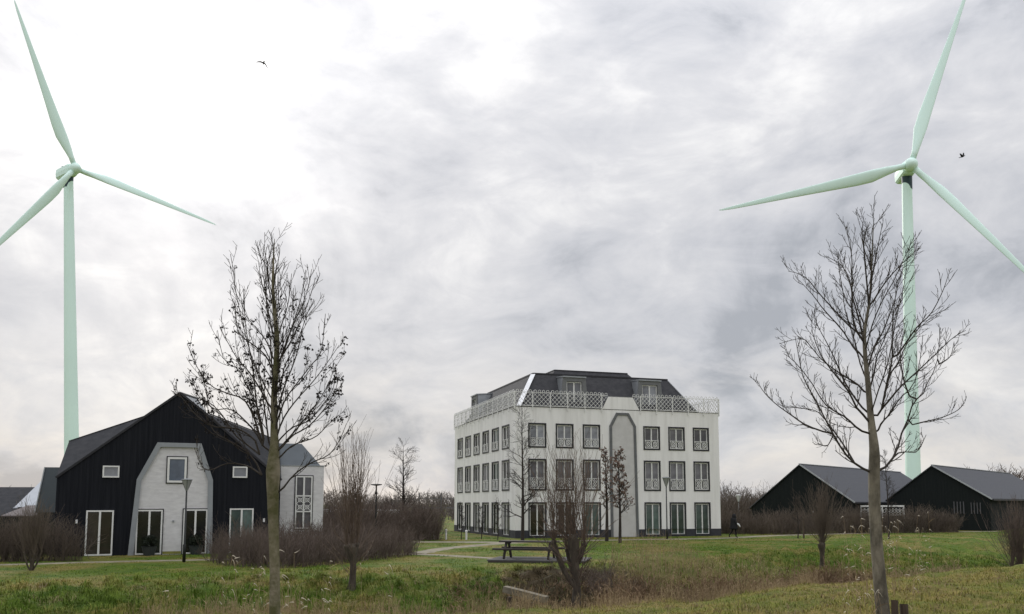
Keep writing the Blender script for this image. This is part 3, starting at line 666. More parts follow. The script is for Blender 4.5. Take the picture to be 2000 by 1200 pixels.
# ------------------------------------------------------------------ two black barns on the right
def barn(loc, hwl, hwr, evl, evr, rz_, Ln, label, mt):
    ang = math.atan2(-0.667, 0.745)
    b = empty('barn', (loc[0], loc[1], 0), ang); tag(b, label, 'barn', 'black barns on the right')
    MB().prism([(-hwl, 0), (hwr, 0), (hwr, evr), (0, rz_), (-hwl, evl)], 0, 0.25).build('gable_wall', mt, b)
    mb = MB(); mb.box(-hwl, -hwl+0.2, 0.25, Ln, 0, evl); mb.box(hwr-0.2, hwr, 0.25, Ln, 0, evr); mb.prism([(-hwl+0.2, 0), (hwr-0.2, 0), (hwr-0.2, evr), (0, rz_), (-hwl+0.2, evl)], Ln-0.2, Ln-0.01)
    mb.build('side_walls', mt, b)
    t = 0.10
    mb = MB()
    for sx, hw_, ev in ((-1, hwl, evl), (1, hwr, evr)):
        e0 = ((hw_+0.25)*sx, ev-0.18+0.05); r0 = (0, rz_+0.05)
        pts = [(e0[0], -0.15, e0[1]), (r0[0], -0.15, r0[1]), (r0[0], Ln+0.15, r0[1]), (e0[0], Ln+0.15, e0[1])]
        up = [(x, y, z+t) for x, y, z in pts]
        mb.add(pts+up, [(3, 2, 1, 0), (4, 5, 6, 7), (0, 1, 5, 4), (1, 2, 6, 5), (2, 3, 7, 6), (3, 0, 4, 7)])
    rf = mb.build('roof', M['sheet_roof'], b)
    mb = MB(); mb.bar((0, -0.1, rz_+t+0.07), (0, Ln+0.1, rz_+t+0.07), 0.22, 0.06); mb.build('ridge_trim', M['ridge_trim'], rf)
    mb = MB(); mb.bar((0.05, -0.2, rz_+0.09), ((hwr+0.25), -0.2, evr-0.10), 0.04, 0.12); mb.build('verge_trim', M['ridge_trim'], rf)
    mb = MB(); mb.bar((hwr+0.3, -0.1, evr-0.16), (hwr+0.3, Ln, evr-0.16), 0.12, 0.1); mb.build('gutter', M['black_frame'], rf)
    return b
bnA = barn((28.1, 85.0), 5.2, 5.0, 2.15, 2.75, 6.25, 29, 'black barn with grey metal roof right of the white building, partly behind bare willow', M['boards2'])
bnB = barn((41.0, 85.0), 4.6, 4.9, 2.7, 3.05, 6.15, 31, 'black barn nearest the right edge with grey metal roof', M['boards2'])
for k in range(4): MB().box(1.75+k*0.28, 1.83+k*0.28, -0.05, 0.0, 1.6, 2.75).build('window_bar', M['steel'], bnB)
for k in range(4): MB().box(3.25+k*0.26, 3.32+k*0.26, -0.05, 0.0, 1.6, 2.65).build('window_bar', M['steel'], bnB)
MB().box(1.1, 1.2, -0.08, 0, 1.7, 1.85).build('wall_lamp', M['lamp_white'], bnA)
lf = empty('lattice_fence', (32.9, 82.6, 0), R(3)); tag(lf, 'white ring-patterned lattice fence between the two black barns', 'fence')
pm = MB()
for k in range(6): pm.ringxz(0.16+k*0.33, 1.85, 0.15, 0.04, -0.01, 0.02, 10); pm.ringxz(0.33+k*0.33, 2.05, 0.07, 0.03, -0.008, 0.018, 8); pm.ringxz(0.33+k*0.33, 1.63, 0.07, 0.03, -0.008, 0.018, 8)
pm.box(0, 2.0, -0.02, 0.03, 1.45, 1.52); pm.bar((0, 0.005, 2.32), (2.0, 0.005, 2.32), 0.05, 0.16)
pmm = pm.mesh('lattice_panel', M['lattice']); psm = MB().box(-0.04, 0.04, -0.04, 0.04, 0, 2.4).mesh('post', M['lattice'])
for k in range(3):
    if k < 2: link('lattice_panel', pmm, lf, (k*2.08+0.04, 0, 0))
    link('post', psm, lf, (k*2.08, 0, 0))

# ------------------------------------------------------------------ wind turbines
def turbine(foot, hub, yaw, az, BL, r0, r1, label):
    root = empty('wind_turbine', foot); tag(root, label, 'wind turbine', 'wind turbines')
    foot = Vector(foot); hub = Vector(hub)
    n = Vector((math.sin(yaw), -math.cos(yaw), 0)); u = Vector((math.cos(yaw), math.sin(yaw), 0)); v = Vector((0, 0, 1))
    ov = BL*0.085                                     # rotor overhang
    topc = hub - n*ov - Vector((0, 0, BL*0.035)) - foot
    K = 14; pts = [topc*(k/(K-1)) for k in range(K)]; rad = [r0+(r1-r0)*(k/(K-1)) for k in range(K)]
    MB().tube(pts, rad, 32).build('tower', M['turbine'], root, smooth=True)
    MB().lathe([(r0*1.25, -0.3), (r0*1.25, 0.35), (r0*1.0, 0.35)], 32).build('foundation', M['stucco_panel'], root)
    # nacelle
    hl_ = hub-foot; q = n.to_track_quat('Z', 'Y').to_matrix().to_4x4()
    w_ = BL*0.036
    prof = [(0.75, -BL*0.19), (0.98, -BL*0.185), (1.0, -BL*0.06), (0.92, -BL*0.035), (0.70, -BL*0.028)]
    vs = []; fs = []; m = 12
    for s, d in prof:
        for k in range(m):
            a = 2*math.pi*k/m; ca, sa = math.cos(a), math.sin(a); e = 0.55
            x = math.copysign(abs(ca)**e, ca)*w_*s; y = math.copysign(abs(sa)**e, sa)*w_*s*1.05
            vs.append(u*x+v*y+n*d+hl_)
    for i in range(len(prof)-1):
        for k in range(m): fs.append((i*m+k, i*m+(k+1) % m, (i+1)*m+(k+1) % m, (i+1)*m+k))
    fs += [tuple(range(m-1, -1, -1)), tuple((len(prof)-1)*m+k for k in range(m))]
    nac = MB().add(vs, fs).build('nacelle', M['turbine'], root)
    mb = MB(); mb.bar(hl_-n*BL*0.17+v*w_, hl_-n*BL*0.17+v*w_*1.55, 0.7, 0.5); mb.bar(hl_-n*BL*0.12+v*w_, hl_-n*BL*0.12+v*w_*1.35, 0.4, 0.4); mb.build('roof_vents', M['frame_grey'], nac)
    # collar at the tower top, its dark colour painting the shadow under the nacelle
    mb = MB(); mb.tube([topc-Vector((0, 0, BL*0.07)), topc+Vector((0, 0, 0.2))], [r1*1.02, r1*1.10], 28); mb.build('shade_collar', M['turbine_shade'], nac, smooth=True)
    # hub with spinner
    vs = []; fs = []; m = 18
    prof = [(0.55, -0.030), (1.0, -0.022), (1.05, 0.0), (0.95, 0.018), (0.6, 0.034), (0.15, 0.042)]
    for s, d in prof:
        for k in range(m):
            a = 2*math.pi*k/m; vs.append(u*math.cos(a)*w_*0.92*s+v*math.sin(a)*w_*0.92*s+n*(d*BL)+hl_)
    for i in range(len(prof)-1):
        for k in range(m): fs.append((i*m+k, i*m+(k+1) % m, (i+1)*m+(k+1) % m, (i+1)*m+k))
    fs += [tuple(range(m-1, -1, -1)), tuple((len(prof)-1)*m+k for k in range(m))]
    MB().add(vs, fs).build('hub', M['turbine'], root, smooth=True)
    # blades
    st = [(0.03, 0.035, 1.0, 0.0), (0.07, 0.036, 1.0, 0), (0.12, 0.052, 0.62, 0.10), (0.20, 0.074, 0.34, 0.22), (0.28, 0.071, 0.27, 0.25), (0.45, 0.055, 0.22, 0.27), (0.65, 0.039, 0.19, 0.28), (0.82, 0.027, 0.17, 0.29), (0.93, 0.019, 0.16, 0.30), (0.985, 0.010, 0.16, 0.30), (1.0, 0.003, 0.2, 0.30)]
    twist = [30, 28, 24, 18, 13, 8, 4, 2, 0, 0, 0]
    for b in range(3):
        a = az+b*2*math.pi/3
        rad_ = u*math.sin(a)+v*math.cos(a); tan_ = u*math.cos(a)-v*math.sin(a)
        vs = []; fs = []; m = 14
        for (t, ch, th, sh_), tw in zip(st, twist):
            tw = R(tw+6); c1 = tan_*math.cos(tw)+n*math.sin(tw); c2 = n*math.cos(tw)-tan_*math.sin(tw)
            for k in range(m):
                q_ = 2*math.pi*k/m
                xx = math.cos(q_)*0.5; yy = math.sin(q_)*0.5*th*(1-0.45*xx*(1 if th < 0.9 else 0))
                vs.append(hl_ + rad_*(t*BL) + c1*((xx-sh_*0.8)*ch*BL*0.88) + c2*(yy*ch*BL*0.88))
        ns = len(st)
        for i in range(ns-1):
            for k in range(m): fs.append((i*m+k, i*m+(k+1) % m, (i+1)*m+(k+1) % m, (i+1)*m+k))
        fs += [tuple(range(m-1, -1, -1)), tuple((ns-1)*m+k for k in range(m))]
        MB().add(vs, fs).build('blade', M['turbine'], root, smooth=True)
turbine((-136.5, 272, 0), (-139.3, 268, 109.0), R(52), R(96), 51.5, 2.30, 1.38, 'pale green wind turbine rising behind the black barn house on the left')
turbine((109.4, 238.5, 0), (111.6, 235, 97.0), R(-10), R(19.3), 53.5, 2.05, 1.32, 'pale green wind turbine rising behind the black barns on the right')

# ------------------------------------------------------------------ branch growing
def interp_along(P, t):
    n, K, _ = P.shape; f = np.clip(t, 0, 0.9999)*(K-1); i = f.astype(int); u = (f-i)[..., None]
    a = np.take_along_axis(P, i[..., None].repeat(3, -1), 1); b = np.take_along_axis(P, (i+1)[..., None].repeat(3, -1), 1)
    return a*(1-u)+b*u, (b-a)
def grow(P, Rd, n, t0, t1, length, ang, trop=0.35, K=5, rfac=0.6, rtip=0.4, jit=0.08, rmin=0.002, fall=0.5, flat=1.0):
    N0, K0, _ = P.shape
    t = t0+(t1-t0)*(np.arange(n)[None]+rng.random((N0, n)))/n
    pos, tg = interp_along(P, t); tg = tg/(np.linalg.norm(tg, axis=-1, keepdims=True)+1e-9)
    r = np.stack([np.interp(t[i], np.linspace(0, 1, K0), Rd[i]) for i in range(N0)])
    pr_ = rng.normal(size=(N0, n, 3))*np.array([1, flat, 1]); pr_ -= tg*(pr_*tg).sum(-1, keepdims=True); pr_ /= np.linalg.norm(pr_, axis=-1, keepdims=True)+1e-9
    an = ang*(0.75+0.5*rng.random((N0, n, 1)))
    d = tg*np.cos(an)+pr_*np.sin(an)
    Ln = length*(1-fall*t)*(0.6+0.7*rng.random((N0, n)))
    pos = pos.reshape(-1, 3); d = d.reshape(-1, 3); Ln = Ln.reshape(-1); r = r.reshape(-1)
    out = [pos]; p = pos
    for k in range(1, K):
        d = d+np.array([0, 0, 1])*trop/K+rng.normal(size=d.shape)*jit; d /= np.linalg.norm(d, axis=1, keepdims=True)
        p = p+d*(Ln/(K-1))[:, None]; out.append(p)
    Q = np.stack(out, 1)
    rr = np.maximum(r[:, None]*rfac*np.linspace(1, rtip, K)[None], rmin)
    return Q, rr

def traced_tree(name, base, s, bpx, trunk, tr_r, limbs, label, cat_bark, spread, n2, n3, fruit=0, l2=0.55, l3=0.2, zoom=None, lr=0.017, a2=38, jt=0.05, extra=8):
    """trunk and limbs given as outlines in photo units about the foot bpx, s metres per unit; depth is added per limb"""
    x0, y0 = base; root = empty(name, (x0, y0, H(x0, y0)-0.03)); tag(root, label, 'tree')
    cv = lambda q: ((q[0]-bpx[0])*s, 0.0, (bpx[1]-q[1])*s)
    T = catmull([cv(q) for q in trunk], 40); h = T[-1, 2]
    T[:, 1] = 0.03*np.sin(T[:, 2]*1.5)
    trr = np.interp(np.linspace(0, 1, 40), np.linspace(0, 1, len(tr_r)), tr_r)
    tr = link('trunk', np_mesh('trunk', [tubes(T[None], trr[None], 12)], M[cat_bark], True), root)
    crown = empty('crown'); crown.parent = root
    LP = []; LR = []
    for li, lim in enumerate(limbs):
        q = [cv((zoom[0]+a/zoom[2], zoom[1]+b/zoom[2])) for a, b in lim]
        C = catmull(q, 14)
        lat = np.abs(C[:, 0]-C[0, 0]).max(); lenz = C[-1, 2]-C[0, 2]
        dep = min((0.25+0.55*rng.random())*spread*math.hypot(lat, 0.35*lenz), 0.75)*(1 if rng.random() < 0.4 else -1)*(-1)
        y_at = 0.0
        if LP:
            A = np.concatenate(LP+[T]); dd = np.hypot(A[:, 0]-C[0, 0], A[:, 2]-C[0, 2]); j = dd.argmin(); y_at = A[j, 1]
            if dd[j] < 0.12: C[0, [0, 2]] = A[j, [0, 2]]
        C[:, 1] += y_at+dep*np.linspace(0, 1, 14)**0.85
        LP.append(C)
        ln = np.linalg.norm(np.diff(C, axis=0), axis=1).sum()
        rb = lr*(0.55+0.45*min(ln/1.8, 1.4))
        LR.append(0.0040+(rb-0.0040)*np.linspace(1, 0, 14)**1.25)
    # a few limbs that leave towards and away from the viewer
    ez = np.linspace(0.45, 0.85, extra)
    for k in range(extra):
        i = int(ez[k]*39); sgn = 1 if k % 2 else -1; ln = (1-ez[k])*h*0.8
        d = np.array([rng.normal()*0.12, sgn*0.5, 0.85]); d /= np.linalg.norm(d)
        C = [T[i]]
        for j in range(13):
            d = d+np.array([0, 0, 0.05])+rng.normal(size=3)*0.05; d /= np.linalg.norm(d); C.append(C[-1]+d*ln/13)
        LP.append(np.array(C)); LR.append(0.004+(lr*0.7-0.004)*np.linspace(1, 0, 14)**1.25)
    LP = np.stack(LP); LR = np.stack(LR)
    seeds = []
    for i in range(len(LP)):
        P1 = LP[i:i+1]; R1 = LR[i:i+1]
        ln = np.linalg.norm(np.diff(P1[0], axis=0), axis=1).sum()
        m2 = max(4, int(n2*ln))
        P2, R2 = grow(P1, R1, m2, 0.10, 0.97, l2*min(1.0, 0.45+ln/3), R(a2), 0.85, 6, 0.50, 0.55, jt, 0.0033, 0.5)
        P3, R3 = grow(P2, R2, n3, 0.15, 0.98, l3, R(42), 0.5, 4, 0.8, 0.8, 0.08, 0.0030, 0.35)
        link('limb', np_mesh('limb', [tubes(P1, R1, 6), tubes(P2, R2, 4), tubes(P3, R3, 3)], M['twig'], True), crown)
        seeds.append(P3[:, 1:].reshape(-1, 3)); seeds.append(P2[:, 2:].reshape(-1, 3))
    Pt, Rt = grow(T[None, 18:], trr[None, 18:], 26, 0.05, 0.98, 0.55, R(40), 0.5, 6, 0.22, 0.5, 0.06, 0.0035, 0.4)
    Pu, Ru = grow(Pt, Rt, 4, 0.2, 0.98, l3, R(40), 0.5, 4, 0.8, 0.8, 0.08, 0.003, 0.3)
    link('twigs', np_mesh('twigs', [tubes(Pt, Rt, 4), tubes(Pu, Ru, 3)], M['twig'], True), crown)
    if fruit:
        S = np.concatenate(seeds); zr = S[:, 2]/h
        pw = np.exp(-((zr-0.62)/0.15)**2); pw /= pw.sum()
        cl = S[rng.choice(len(S), fruit, p=pw)]
        parts = []
        for c0 in cl:
            m = rng.integers(1, 5)
            pts = c0+rng.normal(size=(m, 3))*0.022-np.array([0, 0, 0.03])
            for p in pts:
                parts.append(leafball(4, 0.014, None, p, 0.018))
        link('withered_leaves', np_mesh('withered_leaves', parts, M['seed']), crown)
    return root
# right-hand tree
zr_ = (1440, 360, 2.0)
limbsR = [
 [(505,1097),(440,1075),(380,1030),(330,965),(285,900),(240,830),(190,760),(165,690),(140,600)],
 [(330,965),(240,930),(190,890),(130,840),(90,790),(66,735)],
 [(485,950),(430,925),(380,890),(330,870),(280,840),(220,760),(150,690),(105,665)],
 [(488,890),(430,850),(390,790),(340,740),(290,690),(250,640),(215,560),(210,490)],
 [(484,870),(440,800),(400,720),(380,650),(350,570),(320,500),(300,430)],
 [(465,640),(420,590),(380,520),(310,440),(270,380),(240,340),(218,310)],
 [(458,550),(410,500),(350,420),(300,350),(265,290),(230,260),(200,245)],
 [(440,570),(400,490),(385,400),(375,320),(365,250),(345,190),(328,140)],
 [(474,420),(450,300),(430,200),(415,130),(413,75)],
 [(480,330),(500,230),(515,150),(533,60)],
 [(475,430),(520,340),(560,280),(600,230),(635,195)],
 [(500,880),(525,850),(538,740),(550,660),(545,560),(540,470),(545,380),(560,300)],
 [(550,660),(590,580),(620,520),(660,470),(690,390),(700,330)],
 [(528,1100),(580,1060),(625,1000),(650,930),(690,850),(715,785),(760,750),(790,690),(830,620),(850,540),(862,440)],
 [(840,610),(890,580),(920,550),(940,490)],
 [(680,890),(740,870),(800,850),(850,820),(868,790)],
 [(715,785),(690,700),(680,600),(690,520),(720,440)],
 [(620,1010),(660,1000),(720,990),(760,920)],
 [(538,830),(580,760),(640,690),(700,620),(750,560),(790,530)],
 [(538,760),(570,690),(610,640),(650,560),(700,500),(745,420)],
 [(480,780),(510,700),(530,620),(560,560),(600,470),(630,390)],
 [(470,700),(500,600),(540,520),(575,430),(600,350),(605,290)],
 [(485,800),(450,740),(400,700),(330,640),(290,580),(260,540),(175,565)],
 [(455,560),(440,470),(420,380),(410,300),(380,240),(320,200)],
 [(330,960),(300,1010),(260,1005)],
 [(516,950),(530,900),(560,860),(590,800),(640,740),(660,640),(665,540)],
 [(430,1070),(400,1000),(360,930),(330,880),(300,850),(200,840)],
]
rt = traced_tree('bare_tree', (5.34, 12.75), 12.5/1700, (1725, 1192), [(1725,1192),(1712,1080),(1704,1000),(1698,920),(1697,880),(1694,850),(1686,800),(1679,740),(1672,680),(1669,630),(1675,585),(1679,550),(1681,485),(1681,410),(1682,396)],
    [0.100, 0.086, 0.083, 0.081, 0.078, 0.066, 0.048, 0.039, 0.031, 0.026, 0.021, 0.016, 0.012, 0.007, 0.004], limbsR,
    'bare leafless young tree without any withered leaves, standing in front of the right turbine', 'bark', 0.9, 8.5, 4, 0, 0.46, 0.13, zr_, 0.0165, a2=36, jt=0.06, extra=6)
rt.rotation_euler = (0, R(4.3), 0)
# left-hand tree
zl_ = (340, 420, 2.221)
limbsL = [
 [(400,1080),(330,1035),(240,1020),(160,1045),(120,1020),(85,940)],
 [(395,990),(330,940),(270,890),(210,800),(150,740),(100,720),(55,620)],
 [(405,960),(350,900),(290,870),(200,860),(130,800),(90,740),(40,700)],
 [(410,950),(380,830),(340,750),(270,720),(200,680),(150,600),(113,500)],
 [(420,950),(400,850),(370,750),(330,680),(290,600),(220,550),(188,410)],
 [(450,800),(400,700),(350,620),(300,560),(255,480),(220,410)],
 [(462,640),(430,560),(370,500),(310,450),(285,380),(280,280)],
 [(472,600),(440,500),(400,440),(350,370),(332,280)],
 [(465,330),(430,280),(410,200),(400,125)],
 [(470,520),(500,420),(530,320),(548,185)],
 [(480,600),(520,530),(560,430),(600,330),(630,195)],
 [(485,590),(550,480),(610,350),(655,210)],
 [(458,930),(480,850),(520,760),(570,700),(640,620),(690,560),(715,400)],
 [(458,960),(500,850),(560,770),(640,690),(700,620),(765,535)],
 [(462,950),(530,880),(600,850),(660,780),(700,720),(718,650)],
 [(470,990),(540,920),(620,880),(700,800),(740,740),(760,690)],
 [(470,1020),(540,960),(640,930),(700,880),(750,840)],
 [(470,1170),(540,1090),(620,1040),(700,1010),(750,950),(785,880)],
 [(425,960),(410,880),(395,760),(390,640),(375,520),(365,420),(362,270)],
 [(445,930),(470,820),(500,700),(540,600),(570,500),(590,400),(640,330)],
 [(430,1000),(380,900),(320,830),(260,780),(170,770),(140,660),(120,610)],
 [(440,980),(420,840),(400,700),(385,600),(380,500)],
 [(400,1060),(340,980),(270,930),(190,880),(150,800),(140,720)],
 [(455,760),(500,690),(520,620),(555,560),(600,480),(650,360)],
 [(465,420),(485,330),(490,250),(520,130)],
 [(462,330),(445,240),(440,150),(442,120)],
 [(470,980),(560,880),(640,780),(690,700),(730,600)],
]
lt = traced_tree('bare_tree', (-3.47, 13.0), 12.95/1700, (538, 1218), [(538,1218),(540,1100),(540,1000),(541,950),(543,900),(547,850),(548,800),(549,750),(553,700),(556,640),(552,580),(550,530),(552,480),(556,432)],
    [0.090, 0.074, 0.078, 0.088, 0.108, 0.066, 0.052, 0.046, 0.046, 0.040, 0.032, 0.024, 0.015, 0.004], limbsL,
    'bare young tree dotted with dark withered leaves, in front of the black barn house', 'bark_green', 0.5, 7.0, 3, 560, 0.52, 0.15, zl_, 0.0155, a2=27, jt=0.035, extra=8)
lt.rotation_euler = (0, R(-3.0), 0)

# ------------------------------------------------------------------ other bare trees
def spire_tree(name, x, y, h, rad, nl, label, tr=0.07, leaves=0, z0=0.12, ang=60, up=0.25, group=None, mt='twig_dark', lean=0.0):
    root = empty(name, (x, y, H(x, y)-0.05)); tag(root, label, 'tree', group)
    T = np.stack([lean*np.linspace(0, 1, 16)+0.03*np.sin(np.linspace(0, 5, 16)), 0.02*np.cos(np.linspace(0, 6, 16)), np.linspace(0, h, 16)], -1)
    Rr = np.linspace(tr, 0.010, 16)
    link('trunk', np_mesh('trunk', [tubes(T[None], Rr[None], 8)], M[mt], True), root)
    crown = empty('crown'); crown.parent = root
    P1, R1 = grow(T[None], Rr[None], nl, z0, 0.97, rad, R(ang), up, 7, 0.42, 0.4, 0.06, 0.008, 0.72)
    P2, R2 = grow(P1, R1, 7, 0.15, 0.97, rad*0.42, R(42), 0.35, 5, 0.6, 0.6, 0.08, 0.007, 0.5)
    P3, R3 = grow(P2, R2, 3, 0.2, 0.97, rad*0.16, R(40), 0.3, 4, 0.8, 0.8, 0.08, 0.006, 0.3)
    link('branches', np_mesh('branches', [tubes(P1, R1, 5), tubes(P2, R2, 3), tubes(P3, R3, 3)], M[mt], True), crown)
    if leaves:
        S = P3[:, 1:].reshape(-1, 3); pk = S[rng.choice(len(S), leaves)]
        link('dead_leaves', np_mesh('dead_leaves', [leafball(2, 0.03, None, p-np.array([0, 0, 0.03]), 0.075) for p in pk], M['dead_leaf']), crown)
    return root
spire_tree('spire_tree', 0.72, 60.2, 9.0, 2.1, 30, 'slender bare tree close to the near corner of the white building', 0.13, ang=62, up=0.3, z0=0.16)
spire_tree('leafy_tree', 7.0, 57.0, 5.9, 1.25, 26, 'small tree with brown withered leaves before the tall panel of the white building', 0.11, leaves=620, z0=0.30, ang=48, up=0.5)
spire_tree('leafy_tree', 6.45, 59.8, 6.3, 1.0, 22, 'slim tree with few dead leaves just behind the brown leafed tree', 0.13, leaves=260, z0=0.34, ang=40, up=0.6)
spire_tree('spire_tree', -8.6, 69.0, 7.2, 2.3, 26, 'bare pointed tree against the sky between barn house and white building', 0.15, z0=0.22, ang=58, up=0.35)
spire_tree('spire_tree', 26.6, 62.0, 6.2, 1.2, 18, 'thin bare tree before the gap between the two black barns', 0.07, z0=0.25, ang=38, up=0.6)
spire_tree('young_tree', 21.0, 64.5, 2.9, 0.8, 12, 'small staked young tree beside the path before the first black barn', 0.05, z0=0.3, ang=45)
for (x, y, h, lab) in ((-3.6, 62.2, 2.6, 'leftmost of three low saplings along the white building side wall'), (-2.2, 63.0, 2.4, 'middle one of three low saplings along the white building side wall'), (-1.0, 61.5, 2.7, 'rightmost of three low saplings along the white building side wall')):
    spire_tree('sapling', x, y, h, 0.6, 12, lab, 0.035, z0=0.25, ang=45, group='saplings by the side wall')
st = MB().box(-0.05, 0.05, -0.05, 0.05, -0.1, 1.45).build('tree_stake', M['stake'], None, (21.35, 64.3, 0)); tag(st, 'short wooden tree stake beside the young tree by the path', 'stake')

def pollard(name, x, y, th, tr, heads, nsh, L0, spr, label, mt='willow_shoot', sub=4, low=0, rs=0.013, fork=None, upb=0.55):
    root = empty(name, (x, y, H(x, y)-0.06)); tag(root, label, 'tree')
    z = np.linspace(0, th, 9)
    T = np.stack([0.05*np.sin(z*2.1), 0.04*np.cos(z*1.7), z], -1); Rr = tr*(1.25-0.35*np.sin(np.linspace(0, 1, 9)*math.pi)); Rr[0] *= 1.25; Rr[-2:] *= 1.25
    parts = [tubes(T[None], Rr[None], 10)]
    hp = []
    for (hx, hy, hz, hr, sp) in heads:
        A = catmull([(0, 0, sp), (hx*0.55, hy*0.55, sp+(hz-sp)*0.4), (hx, hy, hz)], 8)
        parts.append(tubes(A[None], np.linspace(tr*0.55, hr, 8)[None], 8)); hp.append((np.array([hx, hy, hz]), hr))
    hp.append((T[-1], tr*1.1))
    vb = []
    for c0, hr in hp:                                  # knobbly heads
        lp = MB().lathe([(0.5*hr, -1.6*hr), (0.95*hr, -0.9*hr), (1.12*hr, 0), (0.85*hr, 0.7*hr), (0.3*hr, 1.0*hr)], 9)
        v_ = np.array(lp.v)*(1+0.12*rng.normal(size=(len(lp.v), 1)))+c0; q_ = np.array([f for f in lp.f if len(f) == 4])
        parts.append((v_, q_))
    link('trunk', np_mesh('trunk', parts, M['willow_bark'], True), root)
    crown = empty('crown'); crown.parent = root
    n = len(hp); P0 = []; D0 = []
    for i in range(nsh):
        c0, hr = hp[i % n]; a = rng.random()*2*math.pi; t = abs(rng.normal())*spr
        d = np.array([math.sin(t)*math.cos(a), math.sin(t)*math.sin(a), math.cos(t)])
        P0.append(c0+d*hr*0.8); D0.append(d)
    p = np.array(P0); d = np.array(D0); Ln = L0*(0.55+0.55*rng.random(nsh)); out = [p]
    for k in range(7):
        d = d+np.array([0, 0, upb/7])+rng.normal(size=d.shape)*0.045; d /= np.linalg.norm(d, axis=1, keepdims=True); p = p+d*(Ln/7)[:, None]; out.append(p)
    P1 = np.stack(out, 1); R1 = np.linspace(1, 0.35, 8)[None]*rs*(0.6+0.7*rng.random((nsh, 1)))
    P2, R2 = grow(P1, R1, sub, 0.15, 0.95, L0*0.33, R(26), 0.4, 5, 0.65, 0.6, 0.06, 0.004, 0.4)
    ps = [tubes(P1, R1, 5), tubes(P2, R2, 3)]
    if low:
        P3, R3 = grow(T[None], Rr[None], low, 0.25, 0.95, L0*0.5, R(55), 0.6, 6, 0.10, 0.5, 0.08, 0.005, 0.2)
        P4, R4 = grow(P3, R3, 3, 0.2, 0.95, L0*0.16, R(35), 0.4, 4, 0.8, 0.8, 0.08, 0.004, 0.2); ps += [tubes(P3, R3, 4), tubes(P4, R4, 3)]
    link('shoots', np_mesh('shoots', ps, M[mt], True), crown)
    return root
pollard('pollard_willow', 2.05, 28.6, 2.25, 0.135, [(-0.70, 0.1, 2.15, 0.085, 0.7), (0.30, -0.1, 2.1, 0.075, 1.35), (-0.25, 0.25, 1.9, 0.06, 1.0)], 120, 3.3, 0.42, 'pollarded willow with long bare shoots before the white building and picnic table', low=34, rs=0.0095, sub=3, upb=0.35)
pollard('pollard_willow', -5.35, 29.4, 1.42, 0.115, [(0.16, 0.1, 1.5, 0.07, 0.9), (-0.17, -0.1, 1.45, 0.07, 0.9)], 60, 3.6, 0.28, 'pollarded willow with thin upright shoots before the brown hedge', low=12, rs=0.0115)
pollard('pollard_willow', 14.75, 42.0, 1.3, 0.115, [(0.15, 0.1, 1.35, 0.08, 0.8)], 130, 2.8, 0.44, 'round bushy pollard willow on the ditch bank before the first black barn', sub=5, rs=0.008, mt='hedge2')
pollard('pollard_willow', 23.3, 40.6, 0.9, 0.16, [(0.2, 0.1, 0.9, 0.11, 0.4), (-0.25, 0, 0.8, 0.1, 0.3)], 160, 2.9, 0.40, 'bushy brown willow at the right edge of the far bank', sub=5, rs=0.010, mt='hedge')
pollard('willow_stool', -18.1, 33.2, 0.45, 0.055, [(-0.30, 0.0, 0.72, 0.035, 0.0), (-0.12, 0.1, 0.80, 0.03, 0.0), (0.30, 0.1, 0.75, 0.035, 0.0), (0.14, -0.1, 0.66, 0.03, 0.0)], 100, 1.9, 0.30, 'low multi-stemmed shrub on the lawn at far left', sub=4, rs=0.008, mt='hedge2')

# ------------------------------------------------------------------ hedges and shrubs
def inside(poly, x, y):
    n = len(poly); c_ = np.zeros(len(x), bool); j = n-1
    for i in range(n):
        xi, yi = poly[i]; xj, yj = poly[j]
        cond = ((yi > y) != (yj > y)) & (x < (xj-xi)*(y-yi)/(yj-yi+1e-12)+xi); c_ ^= cond; j = i
    return c_
def hedge(name, poly, n, hgt_m, label, mt='hedge', r=0.010, sub=6, cat='hedge', hv=0.42, spread=0.34, group=None, arms=True):
    poly = np.array(poly); lo = poly.min(0); hi = poly.max(0); pts = np.zeros((0, 2))
    while len(pts) < n:
        q = lo+(hi-lo)*rng.random((n*2, 2)); pts = np.vstack([pts, q[inside(poly, q[:, 0], q[:, 1])]])
    pts = pts[:n]; c0 = pts.mean(0)
    root = empty(name, (c0[0], c0[1], 0)); tag(root, label, cat, group)
    z = hgt(pts[:, 0], pts[:, 1])
    hh = hgt_m*(1+hv*(0.6*np.sin(pts[:, 0]*1.1+pts[:, 1]*0.4)*np.sin(pts[:, 1]*0.9+1)+0.5*rng.normal(size=n)))*(0.75+0.25*rng.random(n))
    hh = np.clip(hh, 0.3*hgt_m, 1.45*hgt_m)
    p = np.stack([pts[:, 0]-c0[0], pts[:, 1]-c0[1], z-0.04], -1); a = rng.random(n)*2*np.pi; t = np.abs(rng.normal(size=n))*spread
    d = np.stack([np.sin(t)*np.cos(a), np.sin(t)*np.sin(a), np.cos(t)], -1); out = [p]
    for k in range(4):
        d = d+rng.normal(size=d.shape)*0.13; d /= np.linalg.norm(d, axis=1, keepdims=True); p = p+d*(hh/4)[:, None]; out.append(p)
    P1 = np.stack(out, 1); R1 = np.linspace(1, 0.4, 5)[None]*r*(0.7+0.6*rng.random((n, 1)))
    P2, R2 = grow(P1, R1, sub, 0.12, 0.98, hgt_m*0.36, R(44), 0.3, 3, 0.60, 0.6, 0.14, r*0.36, 0.3)
    link('stems', np_mesh('stems', [tubes(P1, R1, 3)], M[mt]), root)
    link('twigs', np_mesh('twigs', [tubes(P2, R2, 3)], M[mt]), root)
    return root
